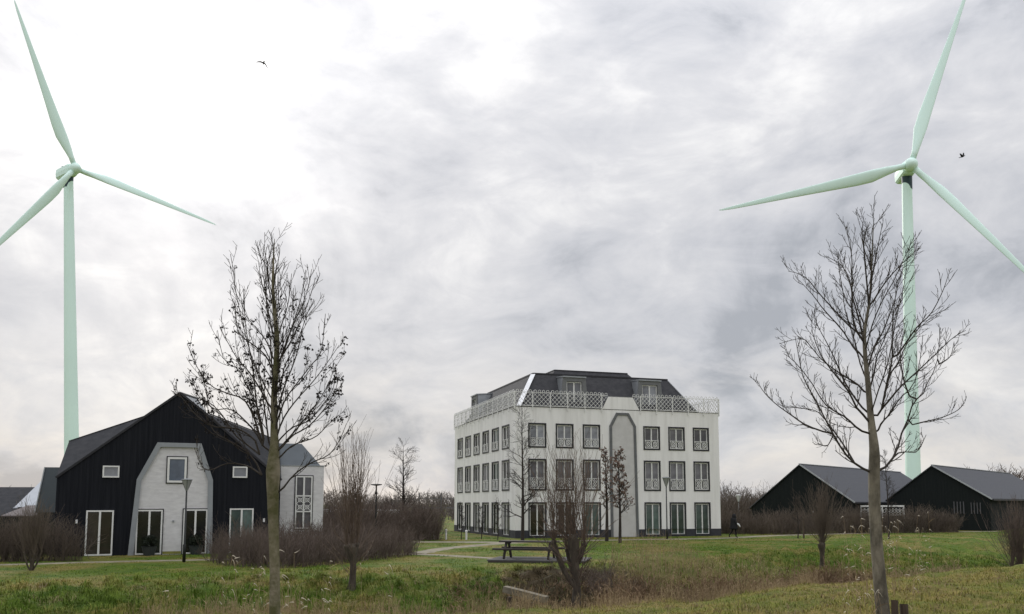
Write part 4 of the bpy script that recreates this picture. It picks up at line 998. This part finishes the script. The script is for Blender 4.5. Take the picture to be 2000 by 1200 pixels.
hedge('bare_hedge', [(-13.4, 38.6), (-11.5, 35.2), (-9.3, 33.8), (-7.6, 35.0), (-6.3, 38.2), (-4.6, 42.7), (-5.2, 45.5), (-9.5, 45.0), (-12.8, 41.5)], 2300, 1.45, 'large brown leafless hedge between the black barn house and the path', sub=7)
hedge('bare_hedge', [(-12.5, 56.5), (-4.9, 61.0), (-5.6, 66), (-14, 68)], 2200, 2.45, 'dense brown shrub belt left of the white building', 'hedge', 0.015, 6)
hedge('bare_hedge', [(-24, 58), (-12.8, 58), (-12.8, 64), (-24, 64)], 900, 1.35, 'brown shrub belt behind the barn house wing', 'hedge', 0.016, 6)
hedge('bare_hedge', [(17.2, 73.2), (22, 71.5), (27.5, 73.5), (27.5, 77), (18, 79)], 1300, 1.75, 'brown hedge beside the path right of the walking person', 'hedge2', 0.017, 6)
hedge('bare_hedge', [(28, 73.8), (33.5, 75.2), (39.5, 77.6), (40.5, 80), (34.5, 79), (28, 77)], 1300, 1.9, 'brown hedge in front of the two black barns', 'hedge2', 0.017, 6)
hedge('bare_hedge', [(-26, 37.2), (-19.3, 38.4), (-18.9, 39.6), (-22, 40.3), (-27, 40)], 1100, 1.75, 'dark scrubby hedge left of the black barn house', 'hedge2', 0.011, 7)
hedge('clipped_hedge', [(-34, 44.5), (-22.5, 44.3), (-22.5, 45.6), (-34, 45.8)], 1700, 1.75, 'dark green-brown hedge before the far left houses', 'evergreen', 0.018, 6, hv=0.06)
hedge('bramble_bush', [(2.6, 29.0), (4.6, 29.5), (5.0, 31.4), (3.4, 33), (2.2, 31.5)], 420, 0.6, 'tangled brown brushwood beside the pollard willow foot', 'hedge', 0.008, 6, 'shrub', spread=0.9)
hedge('bare_hedge', [(18, 95), (34, 97), (34, 108), (18, 106)], 900, 3.6, 'tall brown thicket between the white building and the first black barn', 'hedge2', 0.03, 6, 'thicket')

# far-off wood along the horizon
def wood(name, x0, x1, y0, y1, n, h, mt):
    x = x0+(x1-x0)*rng.random(n); y = y0+(y1-y0)*rng.random(n)
    hh = h*(0.75+0.2*np.sin(x*0.07)+0.12*np.sin(x*0.31+1)+0.22*rng.random(n))
    P = np.stack([np.stack([x+rng.normal(size=n)*0.25*k, y, hh*k/4], -1) for k in range(5)], 1); Rr = np.linspace(0.10, 0.025, 5)[None]*np.ones((n, 1))
    P2, R2 = grow(P, Rr, 12, 0.15, 0.98, h*0.34, R(38), 0.5, 4, 0.6, 0.6, 0.08, 0.030, 0.5)
    P3, R3 = grow(P2, R2, 2, 0.2, 0.95, h*0.13, R(35), 0.4, 3, 0.8, 0.8, 0.08, 0.026, 0.3)
    o = link(name, np_mesh(name, [tubes(P, Rr, 3), tubes(P2, R2, 3), tubes(P3, R3, 3)], M[mt])); return o
tag(wood('far_wood', -110, 120, 165, 215, 1500, 5.6, 'wood_far'), 'far brown leafless wood along the horizon', 'wood', kind='stuff')
tag(wood('far_thicket', -100, 100, 130, 150, 900, 3.0, 'wood_far'), 'far brown scrub below the wood', 'wood', kind='stuff')
tag(wood('far_tree_clump', 78, 120, 140, 165, 260, 8.6, 'hedge'), 'taller reddish brown tree clump behind the right barn', 'wood', kind='stuff')

# ------------------------------------------------------------------ grass and reeds
def blades(x, y, ln, wd, lean, name, mt, label, k2=0.5):
    n = len(x); z = hgt(x, y)-0.01
    a = rng.random(n)*2*np.pi; d = np.stack([np.cos(a), np.sin(a)], -1); sx = np.stack([-d[:, 1], d[:, 0]], -1)
    le = lean*(0.4+0.9*rng.random(n))
    b0 = np.stack([x, y, z], -1)
    m = b0+np.concatenate([d*(ln*le*0.35)[:, None], (ln*0.62)[:, None]], 1)
    t = b0+np.concatenate([d*(ln*le)[:, None], (ln*(1-0.30*le))[:, None]], 1)
    s3 = np.concatenate([sx, np.zeros((n, 1))], 1)*(wd/2)[:, None]
    V = np.stack([b0-s3, b0+s3, m+s3*0.8, m-s3*0.8, t+s3*0.15, t-s3*0.15], 1).reshape(-1, 3)
    I_ = np.arange(n)[:, None]*6
    F = np.concatenate([I_+np.array([[0, 1, 2, 3]]), I_+np.array([[3, 2, 4, 5]])])
    o = link(name, np_mesh(name, [(V, F)], mt)); tag(o, label, 'grass', kind='stuff'); return o
def in_view(n, ya, yb, margin=1.0, power=1.0):
    y = ya+(yb-ya)*rng.random(n)**power; x = (rng.random(n)*2-1)*(0.60*y+margin); return x, y
def clumpy(x, y, amt):
    v = np.sin(x*2.1+1.3*np.sin(y*1.7))*np.sin(y*2.6+1.1*np.sin(x*1.9))+0.6*np.sin(x*5.3+y*1.2)*np.sin(y*6.1-x)
    return 1+amt*v
x, y = in_view(210000, 11.0, 30.0); s = y-edge_y(x); k = (s < 1.5); x, y = x[k], y[k]
ln = 0.062*clumpy(x, y, 0.45)*(0.4+rng.random(len(x))**1.6*1.5); blades(x, y, ln, 0.005+0.005*rng.random(len(x)), 1.1, 'bank_grass', M['grass'], 'short olive grass on the near bank')
x, y = in_view(230000, 19.0, 50.0); s = y-edge_y(x); k = (s > 5.5) & ~((np.abs(x+0.9-1.7) < 2.2) & (np.abs(y-38.4) < 1.4)); x, y = x[k], y[k]; s = s[k]
tall = np.interp(s, [5, 8, 12, 15, 19], [1.4, 1.6, 1.2, 0.6, 0.36])
ln = 0.085*tall*clumpy(x*0.8, y*0.8, 0.6)*(0.4+rng.random(len(x))**1.6*1.4); blades(x, y, ln, (0.008+0.007*rng.random(len(x)))*np.interp(y, [20, 50], [1, 2.0]), 0.9, 'lawn_grass', M['grass'], 'green grass on the lawns and bank beyond the ditch')

x, y = in_view(110000, 46.0, 80.0, 1.0); k = np.ones(len(x), bool)
for (ax, ay), (bx, by), hw_ in (((-4.9, 44.4), (-3.5, 50.5), 1.1), ((-3.5, 50.5), (0.5, 57.5), 1.2), ((0.5, 57.5), (7, 61.3), 1.1), ((7, 61.3), (15, 63.9), 1.0), ((15, 63.9), (20.5, 69.3), 1.0), ((20.5, 69.3), (31, 75.5), 1.0), ((-9, 58), (0.5, 57.4), 1.5)):
    t = np.clip(((x-ax)*(bx-ax)+(y-ay)*(by-ay))/((bx-ax)**2+(by-ay)**2), 0, 1); k &= np.hypot(x-ax-t*(bx-ax), y-ay-t*(by-ay)) > hw_
ca, sa = math.cos(BA), math.sin(BA); lu = (x-0.249)*ca+(y-64.359)*sa; lv = -(x-0.249)*sa+(y-64.359)*ca; k &= ~((lu > -0.1) & (lv > -0.1) & (lu < 17.2))
x, y = x[k], y[k]; blades(x, y, 0.05*clumpy(x*0.6, y*0.6, 0.6)*(0.4+rng.random(len(x))), 0.022+0.012*rng.random(len(x)), 1.0, 'far_lawn_grass', M['grass'], 'short green grass on the far lawns round the white building')
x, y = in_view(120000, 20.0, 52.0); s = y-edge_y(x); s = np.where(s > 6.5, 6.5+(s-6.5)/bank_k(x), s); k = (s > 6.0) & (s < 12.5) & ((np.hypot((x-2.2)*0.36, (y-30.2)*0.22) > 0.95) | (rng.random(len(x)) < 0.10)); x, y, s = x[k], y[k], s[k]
blades(x, y, 0.22*np.interp(s, [6, 7.5, 11, 12.5], [0.7, 1.0, 1.0, 0.35])*clumpy(x, y, 0.5)*(0.4+0.8*rng.random(len(x))), 0.010+0.008*rng.random(len(x)), 1.0, 'slope_grass', M['lush_shade'], 'long green grass with painted-in shade on the slope down to the ditch')
def tussocks(name, cx_, cy_, rad, ln, per, mt, label, wd=0.009):
    n = len(cx_); a = rng.random((n, per))*2*np.pi; rr = rad[:, None]*np.sqrt(rng.random((n, per)))
    x = (cx_[:, None]+rr*np.cos(a)).ravel(); y = (cy_[:, None]+rr*np.sin(a)).ravel()
    l_ = (ln[:, None]*(0.4+0.8*rng.random((n, per)))).ravel()
    blades(x, y, l_, wd*(0.6+0.8*rng.random(n*per)), 1.3, name, mt, label)
x, y = in_view(900, 20.0, 37.0); s = y-edge_y(x); k = (s > 6) & (s < 15); x, y = x[k], y[k]
tussocks('grass_tussocks', x, y, 0.10+0.22*rng.random(len(x)), 0.16+0.14*rng.random(len(x)), 60, M['grass'], 'rough grass tussocks on the bank beyond the ditch', 0.012)
x, y = in_view(420, 20.0, 36.0); s = y-edge_y(x); k = (s > 7) & (s < 14); x, y = x[k], y[k]
tussocks('straw_tussocks', x, y, 0.12+0.25*rng.random(len(x)), 0.13+0.12*rng.random(len(x)), 34, M['reed'], 'withered straw tufts among the bank grass', 0.009)
x, y = in_view(650, 11.5, 27.0); s = y-edge_y(x); k = s < 0.6; x, y = x[k], y[k]
tussocks('dry_tussocks', x, y, 0.12+0.3*rng.random(len(x)), 0.07+0.07*rng.random(len(x)), 40, M['reed_brown'], 'dry brownish tufts scattered over the near bank', 0.006)

def reeds(name, x, y, hh, label, mt, r=0.004, lean=0.15, leaves=3, lw=0.012, ll=0.35, plume=None, zs=None):
    n = len(x); z = hgt(x, y)-0.03
    a = rng.random(n)*2*np.pi; p = np.stack([x, y, z], -1); d = np.stack([np.cos(a)*lean*rng.random(n), np.sin(a)*lean*rng.random(n), np.ones(n)], -1); d /= np.linalg.norm(d, axis=1, keepdims=True); out = [p]
    for k in range(4):
        d = d+rng.normal(size=d.shape)*0.05; d /= np.linalg.norm(d, axis=1, keepdims=True); p = p+d*(hh/4)[:, None]; out.append(p)
    P = np.stack(out, 1); Rr = np.linspace(1, 0.5, 5)[None]*r*np.ones((n, 1)); parts = [tubes(P, Rr, 3)]
    if leaves:
        Q, _ = grow(P, Rr, leaves, 0.15, 0.95, ll, R(40), -0.5, 5, 1, 1, 0.12, 0.002, 0.2)
        m = len(Q); tq = Q[:, 1]-Q[:, 0]; sd = np.cross(tq, rng.normal(size=(m, 3))); sd /= np.linalg.norm(sd, axis=1, keepdims=True)+1e-9
        prof = np.array([0.5, 1, 0.9, 0.55, 0.05])*lw/2
        Vv = np.stack([Q-sd[:, None]*prof[None, :, None], Q+sd[:, None]*prof[None, :, None]], 2).reshape(-1, 3)
        I_ = np.arange(m)[:, None, None]*10+np.arange(4)[None, :, None]*2
        F = (I_+np.array([0, 1, 3, 2])[None, None]).reshape(-1, 4); parts.append((Vv, F))
    o = link(name, np_mesh(name, parts, mt)); tag(o, label, 'reeds', kind='stuff')
    return P, o
def ditch_pts(xa, xb, sa, sb, n, bunch=0.0):
    x = xa+(xb-xa)*rng.random(n); s = sa+(sb-sa)*rng.random(n); return x, edge_y(x)+s
# low brown reed fringe in the ditch
x, y = ditch_pts(2.6, 15.0, 4.6, 7.4, 4200); reeds('ditch_reeds', x, y, 0.85*clumpy(x, y, 0.4)*(0.5+0.7*rng.random(len(x))), 'brown dead reed fringe along the foot of the far bank', M['reed_brown'], 0.006, 0.4, 3, 0.02, 0.3)
x, y = ditch_pts(3.6, 11.5, 6.5, 12.5, 900); reeds('tall_reeds', x, y, 1.05*np.exp(-((x-5.6)/2.0)**2)+0.45+0.35*rng.random(len(x)), 'thin pale reed stems on the bank before the white building', M['reed'], 0.0045, 0.25, 2, 0.011, 0.3)
x, y = ditch_pts(14, 22, 4, 7, 700); reeds('ditch_reeds', x, y, 0.75*(0.5+0.8*rng.random(len(x))), 'tan reed fringe in the ditch at right', M['reed'], 0.006, 0.5, 3, 0.02, 0.25)
# straw along the edge of the near bank
x, y = ditch_pts(-7.5, 9, -0.8, 0.6, 4600); reeds('edge_straw', x, y, 0.36*clumpy(x*1.5, y, 0.6)*(0.3+1.0*rng.random(len(x))), 'short straw along the crest of the near bank', M['reed'], 0.0046, 0.5, 1, 0.008, 0.12)
x, y = ditch_pts(-2.0, 3.6, 5.5, 10.0, 900); reeds('bank_weeds', x, y, 0.30*(0.4+0.9*rng.random(len(x))), 'withered brown weeds on the eroded bank below the deck', M['reed_brown'], 0.005, 0.7, 3, 0.018, 0.25)
# single tall reeds with pale curled leaves, near the two front trees
def plumes(name, spots, label, hsc=1.0):
    x = np.array([p[0] for p in spots]); y = np.array([p[1] for p in spots]); hh = np.array([p[2] for p in spots])*hsc
    P, o = reeds(name, x, y, hh, label, M['reed'], 0.0038, 0.12, 2, 0.010, 0.22)
    tops = P[:, -1]; parts = []
    for t in tops:
        for q in range(rng.integers(1, 4)):
            a0 = t-np.array([0, 0, 0.5*q*rng.random()]); dx = (0.3+rng.random())*(1 if rng.random() < 0.75 else -1)
            ss = 0.35+0.55*rng.random(); dz = rng.normal()*0.03-0.02
            c_ = catmull([a0, a0+np.array([0.03*dx, 0.01, 0.004])*ss, a0+np.array([0.08*dx, 0.02, dz-0.01])*ss, a0+np.array([0.12*dx, 0.02, 2.2*dz-0.03])*ss], 8)
            wv_ = np.array([0.004, 0.012, 0.016, 0.014, 0.011, 0.008, 0.005, 0.001])*0.5
            sd = np.array([0.1, 0.5, 1.0]); sd /= np.linalg.norm(sd)
            Vv = np.stack([c_-sd*wv_[:, None], c_+sd*wv_[:, None]], 1).reshape(-1, 3)
            parts.append((Vv, np.array([[2*i, 2*i+1, 2*i+3, 2*i+2] for i in range(7)])))
    o2 = link(name.replace('reeds', 'reed_leaves'), np_mesh(name, parts, M['plume'])); tag(o2, 'pale curled leaves on the '+label.split(' ', 1)[1], 'reeds', kind='stuff')
spots = [(yy*(0.432+0.030*rng.normal()), yy, 0.75+0.85*rng.random()) for yy in 15.2+rng.random(46)*4.0]
plumes('near_reeds', spots, 'tall dry reeds standing round the right-hand tree')
spots = [(yy*(-0.262+0.040*rng.normal()), yy, 0.45+0.85*rng.random()**1.3) for yy in 14.0+rng.random(40)*1.2]
plumes('near_reeds', spots, 'tall dry reeds standing round the left-hand tree')
spots = [(5.05+0.2*rng.normal(), 12.45+0.3*rng.random(), 0.25+0.35*rng.random()) for _ in range(14)]
plumes('foot_reeds', spots, 'short dry stalks at the foot of the right-hand tree')

# ------------------------------------------------------------------ stakes by the right tree, beam in the ditch
x_, y_ = 5.44, 12.60
tag(MB().tube([(0, 0, -0.1), (0.005, 0, 0.27)], [0.052, 0.048], 9).build('tree_stake', M['stake'], None, (x_, y_, H(x_, y_))), 'dark rotten stake touching the right-hand tree trunk', 'stake')
x_, y_ = 5.82, 12.90
tag(MB().tube([(0, 0, -0.1), (0.0, 0.01, 0.24)], [0.062, 0.058], 10).build('post_stump', M['stake'], None, (5.62, 12.70, H(5.62, 12.70))), 'short brown wooden post stump right of the right-hand tree', 'post')
bm_ = empty('culvert_beam', (0.2, 25.2, -0.66), R(-26)); tag(bm_, 'weathered wooden beam sloping into the ditch below the deck', 'beam')
MB().bar((-0.45, 0, 0.74), (0.85, 0, 0.50), 0.28, 0.17).build('beam', M['old_wood'], bm_); MB().box(-0.36, -0.22, -0.08, 0.08, -0.8, 0.52).build('support', M['stake'], bm_); MB().box(0.36, 0.50, -0.08, 0.08, -0.8, 0.40).build('support', M['stake'], bm_)
lt_ = MB().lathe([(0.02, 0), (0.07, 0.02), (0.09, 0.07), (0.06, 0.12), (0.02, 0.14)], 8); 
tag(lt_.build('litter', M['cloth_white'], None, (3.9, 29.4, H(3.9, 29.4)+0.06)), 'small white piece of litter in the ditch reeds', 'litter')

# ------------------------------------------------------------------ deck and picnic table
dk = empty('timber_deck', (1.25, 38.4, 0.04), R(-11)); tag(dk, 'dark grey timber deck jutting over the bank under the picnic table', 'deck')
pk = MB().box(-2.1, 2.1, -0.078, 0.078, 0.0, 0.045).mesh('plank', M['deck'])
for k in range(16): link('plank', pk, dk, (0.02*math.sin(k*2.3), -1.28+k*0.165, 0.06))
MB().box(-2.05, 2.05, -1.36, -1.24, -0.16, 0.058).build('fascia', M['table_wood'], dk)
for xx in (-1.9, 0, 1.9): MB().box(xx-0.07, xx+0.07, -1.2, -1.06, -0.7, 0.055).build('deck_post', M['stake'], dk)
pt = empty('picnic_table', (0.75, 38.4, 0.147), R(-15)); tag(pt, 'dark wooden picnic table with attached benches on the deck', 'picnic table')
for k in range(5): MB().box(-1.28, 1.28, -0.37+k*0.15, -0.37+k*0.15+0.138, 0.70, 0.76).build('table_plank', M['table_wood'], pt)
for s in (-1, 1):
    for k in range(2): 
        y0_ = s*0.60+(k*0.15 if s > 0 else -k*0.15-0.138)
        MB().box(-1.42, 1.42, y0_, y0_+0.138, 0.385, 0.465).build('seat_plank', M['table_wood'], pt)
for xx in (-0.98, 0.98):
    for s in (-1, 1): MB().bar((xx, s*0.62, 0.0), (xx, s*0.20, 0.70), 0.075, 0.13, (0, 1, 0.3)).build('leg', M['table_wood'], pt)
    MB().box(xx+0.035, xx+0.085, -0.80, 0.80, 0.33, 0.418).build('cross_beam', M['table_wood'], pt); MB().box(xx+0.035, xx+0.085, -0.34, 0.34, 0.63, 0.713).build('cross_beam', M['table_wood'], pt)

# ------------------------------------------------------------------ street lamps
def lamp(x, y, h, label, white=False, pole_r=0.045, sc=1.0):
    r = empty('street_lamp', (x, y, H(x, y)-0.02)); tag(r, label, 'street lamp', 'cone-topped street lamps')
    ps = h-0.62*sc
    MB().lathe([(pole_r*1.6, 0), (pole_r*1.6, 0.75), (pole_r, 0.80), (pole_r*0.85, ps)], 10).build('pole', M['lamp_black'], r, smooth=True)
    hd = MB().lathe([(0.055*sc, ps), (0.07*sc, ps+0.04*sc), (0.10*sc, ps+0.14*sc), (0.24*sc, ps+0.54*sc), (0.22*sc, ps+0.545*sc)], 14).build('lantern', M['lamp_white' if white else 'lamp_glass'], r)
    MB().lathe([(0.275*sc, ps+0.55*sc), (0.275*sc, ps+0.575*sc), (0.08*sc, ps+0.62*sc)], 14).build('cap', M['lamp_white' if white else 'zinc'], r)
    mb = MB()
    for k in range(4):
        a = k*math.pi/2+0.4; mb.bar((0.06*sc*math.cos(a), 0.06*sc*math.sin(a), ps+0.02), (0.26*sc*math.cos(a), 0.26*sc*math.sin(a), ps+0.56*sc), 0.012, 0.012)
    mb.build('lantern_rib', M['lamp_black'], hd)
lamp(-14.15, 38.0, 3.62, 'black street lamp with cone lantern before the black barn house', sc=0.85)
lamp(11.0, 62.3, 4.45, 'street lamp with cone lantern before the white building right half', sc=1.1)
lamp(24.6, 95, 3.55, 'white-topped street lamp between the white building and the barns', True, sc=1.25)
r = empty('street_lamp', (-9.1, 58.6, 0)); tag(r, 'dark flat-topped street lamp behind the brown hedge left of the white building', 'street lamp')
MB().lathe([(0.06, 0), (0.05, 3.75)], 10).build('pole', M['lamp_black'], r); MB().lathe([(0.04, 3.72), (0.38, 3.78), (0.38, 3.83), (0.1, 3.86)], 14).build('lantern', M['lamp_black'], r); MB().lathe([(0.09, 3.15), (0.10, 3.22), (0.09, 3.3)], 10).build('collar', M['lamp_black'], r)
for (x, y, lab, s) in ((-5.6, 63.2, 'leftmost of three small white marker posts by the side wall', 0.5), (-4.7, 62.6, 'middle one of three small white marker posts by the side wall', 0.6), (-3.2, 61.6, 'rightmost of three small white marker posts by the side wall', 0.55)):
    tag(MB().lathe([(0.07, 0), (0.07, s), (0.09, s+0.02), (0.09, s+0.10), (0.03, s+0.13)], 8).build('marker_post', M['lamp_white'], None, (x, y, H(x, y))), lab, 'post', 'white marker posts')

# ------------------------------------------------------------------ walking person
px_, py_ = 16.25, 64.3
pe = empty('person', (px_, py_, H(px_, py_)+0.035), R(0)); tag(pe, 'person in long black hooded coat and dark trousers walking right along the path', 'person')
def skin_body():
    J = {'pel': (0, 0, 0.93), 'sp': (0.01, 0, 1.12), 'ch': (0.03, 0, 1.33), 'nk': (0.05, 0, 1.47), 'hd': (0.075, 0, 1.56), 'ht': (0.08, 0, 1.66),
         'shl': (0.03, 0.17, 1.38), 'ell': (-0.06, 0.22, 1.12), 'wrl': (0.02, 0.21, 0.90), 'hal': (0.05, 0.21, 0.83),
         'shr': (0.03, -0.17, 1.38), 'elr': (0.06, -0.23, 1.12), 'wrr': (0.24, -0.20, 1.00), 'har': (0.31, -0.19, 0.98),
         'hil': (0, 0.09, 0.88), 'knl': (-0.08, 0.09, 0.50), 'anl': (-0.34, 0.09, 0.16), 'tol': (-0.26, 0.09, 0.03),
         'hir': (0, -0.09, 0.88), 'knr': (0.12, -0.09, 0.49), 'anr': (0.12, -0.09, 0.08), 'tor': (0.28, -0.09, 0.03)}
    Rd = {'pel': .14, 'sp': .125, 'ch': .14, 'nk': .055, 'hd': .095, 'ht': .07, 'shl': .065, 'ell': .05, 'wrl': .034, 'hal': .034, 'shr': .065, 'elr': .05, 'wrr': .034, 'har': .034,
          'hil': .10, 'knl': .065, 'anl': .045, 'tol': .04, 'hir': .10, 'knr': .065, 'anr': .045, 'tor': .04}
    Ed = [('pel', 'sp'), ('sp', 'ch'), ('ch', 'nk'), ('nk', 'hd'), ('hd', 'ht'), ('ch', 'shl'), ('shl', 'ell'), ('ell', 'wrl'), ('wrl', 'hal'), ('ch', 'shr'), ('shr', 'elr'), ('elr', 'wrr'), ('wrr', 'har'),
          ('pel', 'hil'), ('hil', 'knl'), ('knl', 'anl'), ('anl', 'tol'), ('pel', 'hir'), ('hir', 'knr'), ('knr', 'anr'), ('anr', 'tor')]
    for side, hk, s in (('l', 'hal', 1), ('r', 'har', -1)):
        b = Vector(J[hk]); dr = (b-Vector(J['wr'+side])).normalized(); lat = Vector((0, 1, 0)) if side == 'l' else Vector((0, 1, 0.2))
        for k in range(4):
            n1 = '%sf%d' % (side, k); n2 = n1+'t'
            J[n1] = tuple(b+dr*0.045+lat*((k-1.5)*0.019)); J[n2] = tuple(b+dr*(0.085-0.008*abs(k-1.3))+lat*((k-1.5)*0.021)+Vector((0.012, 0, -0.012)))
            Rd[n1] = 0.009; Rd[n2] = 0.008; Ed += [(hk, n1), (n1, n2)]
        J[side+'th'] = tuple(b+dr*0.02+Vector((0.035, 0, 0.0))); Rd[side+'th'] = 0.009; Ed.append((hk, side+'th'))
    ks = list(J); me = bpy.data.meshes.new('body'); me.from_pydata([J[k] for k in ks], [(ks.index(a), ks.index(b)) for a, b in Ed], [])
    o = link('body', me, pe); md = o.modifiers.new('skin', 'SKIN')
    for i, k in enumerate(ks):
        me.skin_vertices[0].data[i].radius = (Rd[k], Rd[k]); 
    me.skin_vertices[0].data[ks.index('pel')].use_root = True
    o.modifiers.new('sub', 'SUBSURF').levels = 1; o.modifiers['sub'].render_levels = 1
    me.materials.append(M['coat']); return o
skin_body()
MB().lathe([(0.30, 0.62), (0.29, 0.70), (0.245, 0.95), (0.22, 1.15), (0.225, 1.30), (0.19, 1.42), (0.09, 1.50), (0.07, 1.52)], 16, (0.0, 0, 0)).build('coat', M['coat'], pe, smooth=True)
MB().lathe([(0.15, 1.36), (0.165, 1.46), (0.155, 1.58), (0.135, 1.68), (0.09, 1.735), (0.02, 1.75)], 14, (0.045, 0, 0)).build('hood', M['coat'], pe, smooth=True)
MB().lathe([(0.03, 1.50), (0.075, 1.54), (0.085, 1.60), (0.06, 1.66), (0.02, 1.68)], 12, (0.125, 0, 0)).build('face', M['skin'], pe, smooth=True)
sh_ = MB().tube([(px_+0.20, py_-0.20, 1.10), (px_+0.29, py_-0.22, 1.03), (px_+0.37, py_-0.22, 0.92), (px_+0.42, py_-0.21, 0.84)], [0.045, 0.055, 0.05, 0.03], 8)
tag(sh_.build('white_cloth', M['cloth_white'], smooth=True), 'small white cloth held in the hand of the walking person', 'cloth')

# ------------------------------------------------------------------ birds
def bird(loc, sc, wl, wr, rz, label):
    b = empty('bird', loc, rz); tag(b, label, 'bird', 'birds in flight')
    b.scale = (sc, sc, sc)
    MB().tube([(-0.30, 0, 0), (-0.22, 0, 0.0), (-0.05, 0, -0.01), (0.12, 0, 0), (0.20, 0, 0.02), (0.27, 0, 0.02), (0.33, 0, 0.01)], [0.03, 0.045, 0.085, 0.075, 0.045, 0.04, 0.006], 8).build('body', M['bird'], b, smooth=True)
    for s, pts in ((1, wl), (-1, wr)):
        vs = []
        for (yy, zz, xf, xb) in pts:
            for dz in (0.008, -0.008): vs += [(xf, s*yy, zz+dz), (xb, s*yy, zz+dz)]
        fs = []
        for i in range(len(pts)-1):
            a = i*4; c_ = a+4; fs += [(a, a+1, c_+1, c_), (a+2, c_+2, c_+3, a+3), (a, c_, c_+2, a+2), (a+1, a+3, c_+3, c_+1)]
        fs.append((len(vs)-4, len(vs)-3, len(vs)-1, len(vs)-2))
        MB().add(vs, fs).build('wing', M['bird'], b)
    MB().add([(-0.26, 0.05, 0.01), (-0.26, -0.05, 0.01), (-0.44, -0.09, 0.0), (-0.44, 0.09, 0.0), (-0.26, 0.05, -0.01), (-0.26, -0.05, -0.01), (-0.44, -0.09, -0.012), (-0.44, 0.09, -0.012)], [(0, 1, 2, 3), (7, 6, 5, 4), (0, 3, 7, 4), (1, 5, 6, 2), (3, 2, 6, 7), (0, 4, 5, 1)]).build('tail', M['bird'], b)
def bpos(px, py, Y):
    th = R(6); x = (px-1000)/1700; yc = (806.3-py)/1700; d = Vector((x, math.cos(th)-yc*math.sin(th), math.sin(th)+yc*math.cos(th))); d *= Y/d.y; return Vector((0, 0, 2.5))+d
bird(bpos(515, 123.5, 70), 0.85, [(0.05, 0.0, 0.1, -0.14), (0.28, 0.08, 0.13, -0.12), (0.55, 0.02, 0.08, -0.10), (0.72, -0.08, 0.0, -0.06)], [(0.05, 0.0, 0.1, -0.14), (0.20, -0.12, 0.12, -0.12), (0.34, -0.34, 0.10, -0.09), (0.40, -0.48, 0.03, -0.04)], R(112), 'dark bird flying high between the left turbine and the centre of the sky')
bird(bpos(1880, 306, 70), 0.72, [(0.05, 0.0, 0.1, -0.14), (0.16, 0.18, 0.12, -0.12), (0.22, 0.40, 0.08, -0.10), (0.24, 0.52, 0.0, -0.06)], [(0.05, 0.0, 0.1, -0.14), (0.22, 0.10, 0.12, -0.12), (0.38, 0.22, 0.08, -0.09), (0.46, 0.26, 0.03, -0.04)], R(-60), 'dark bird flying at far right beside the right turbine')
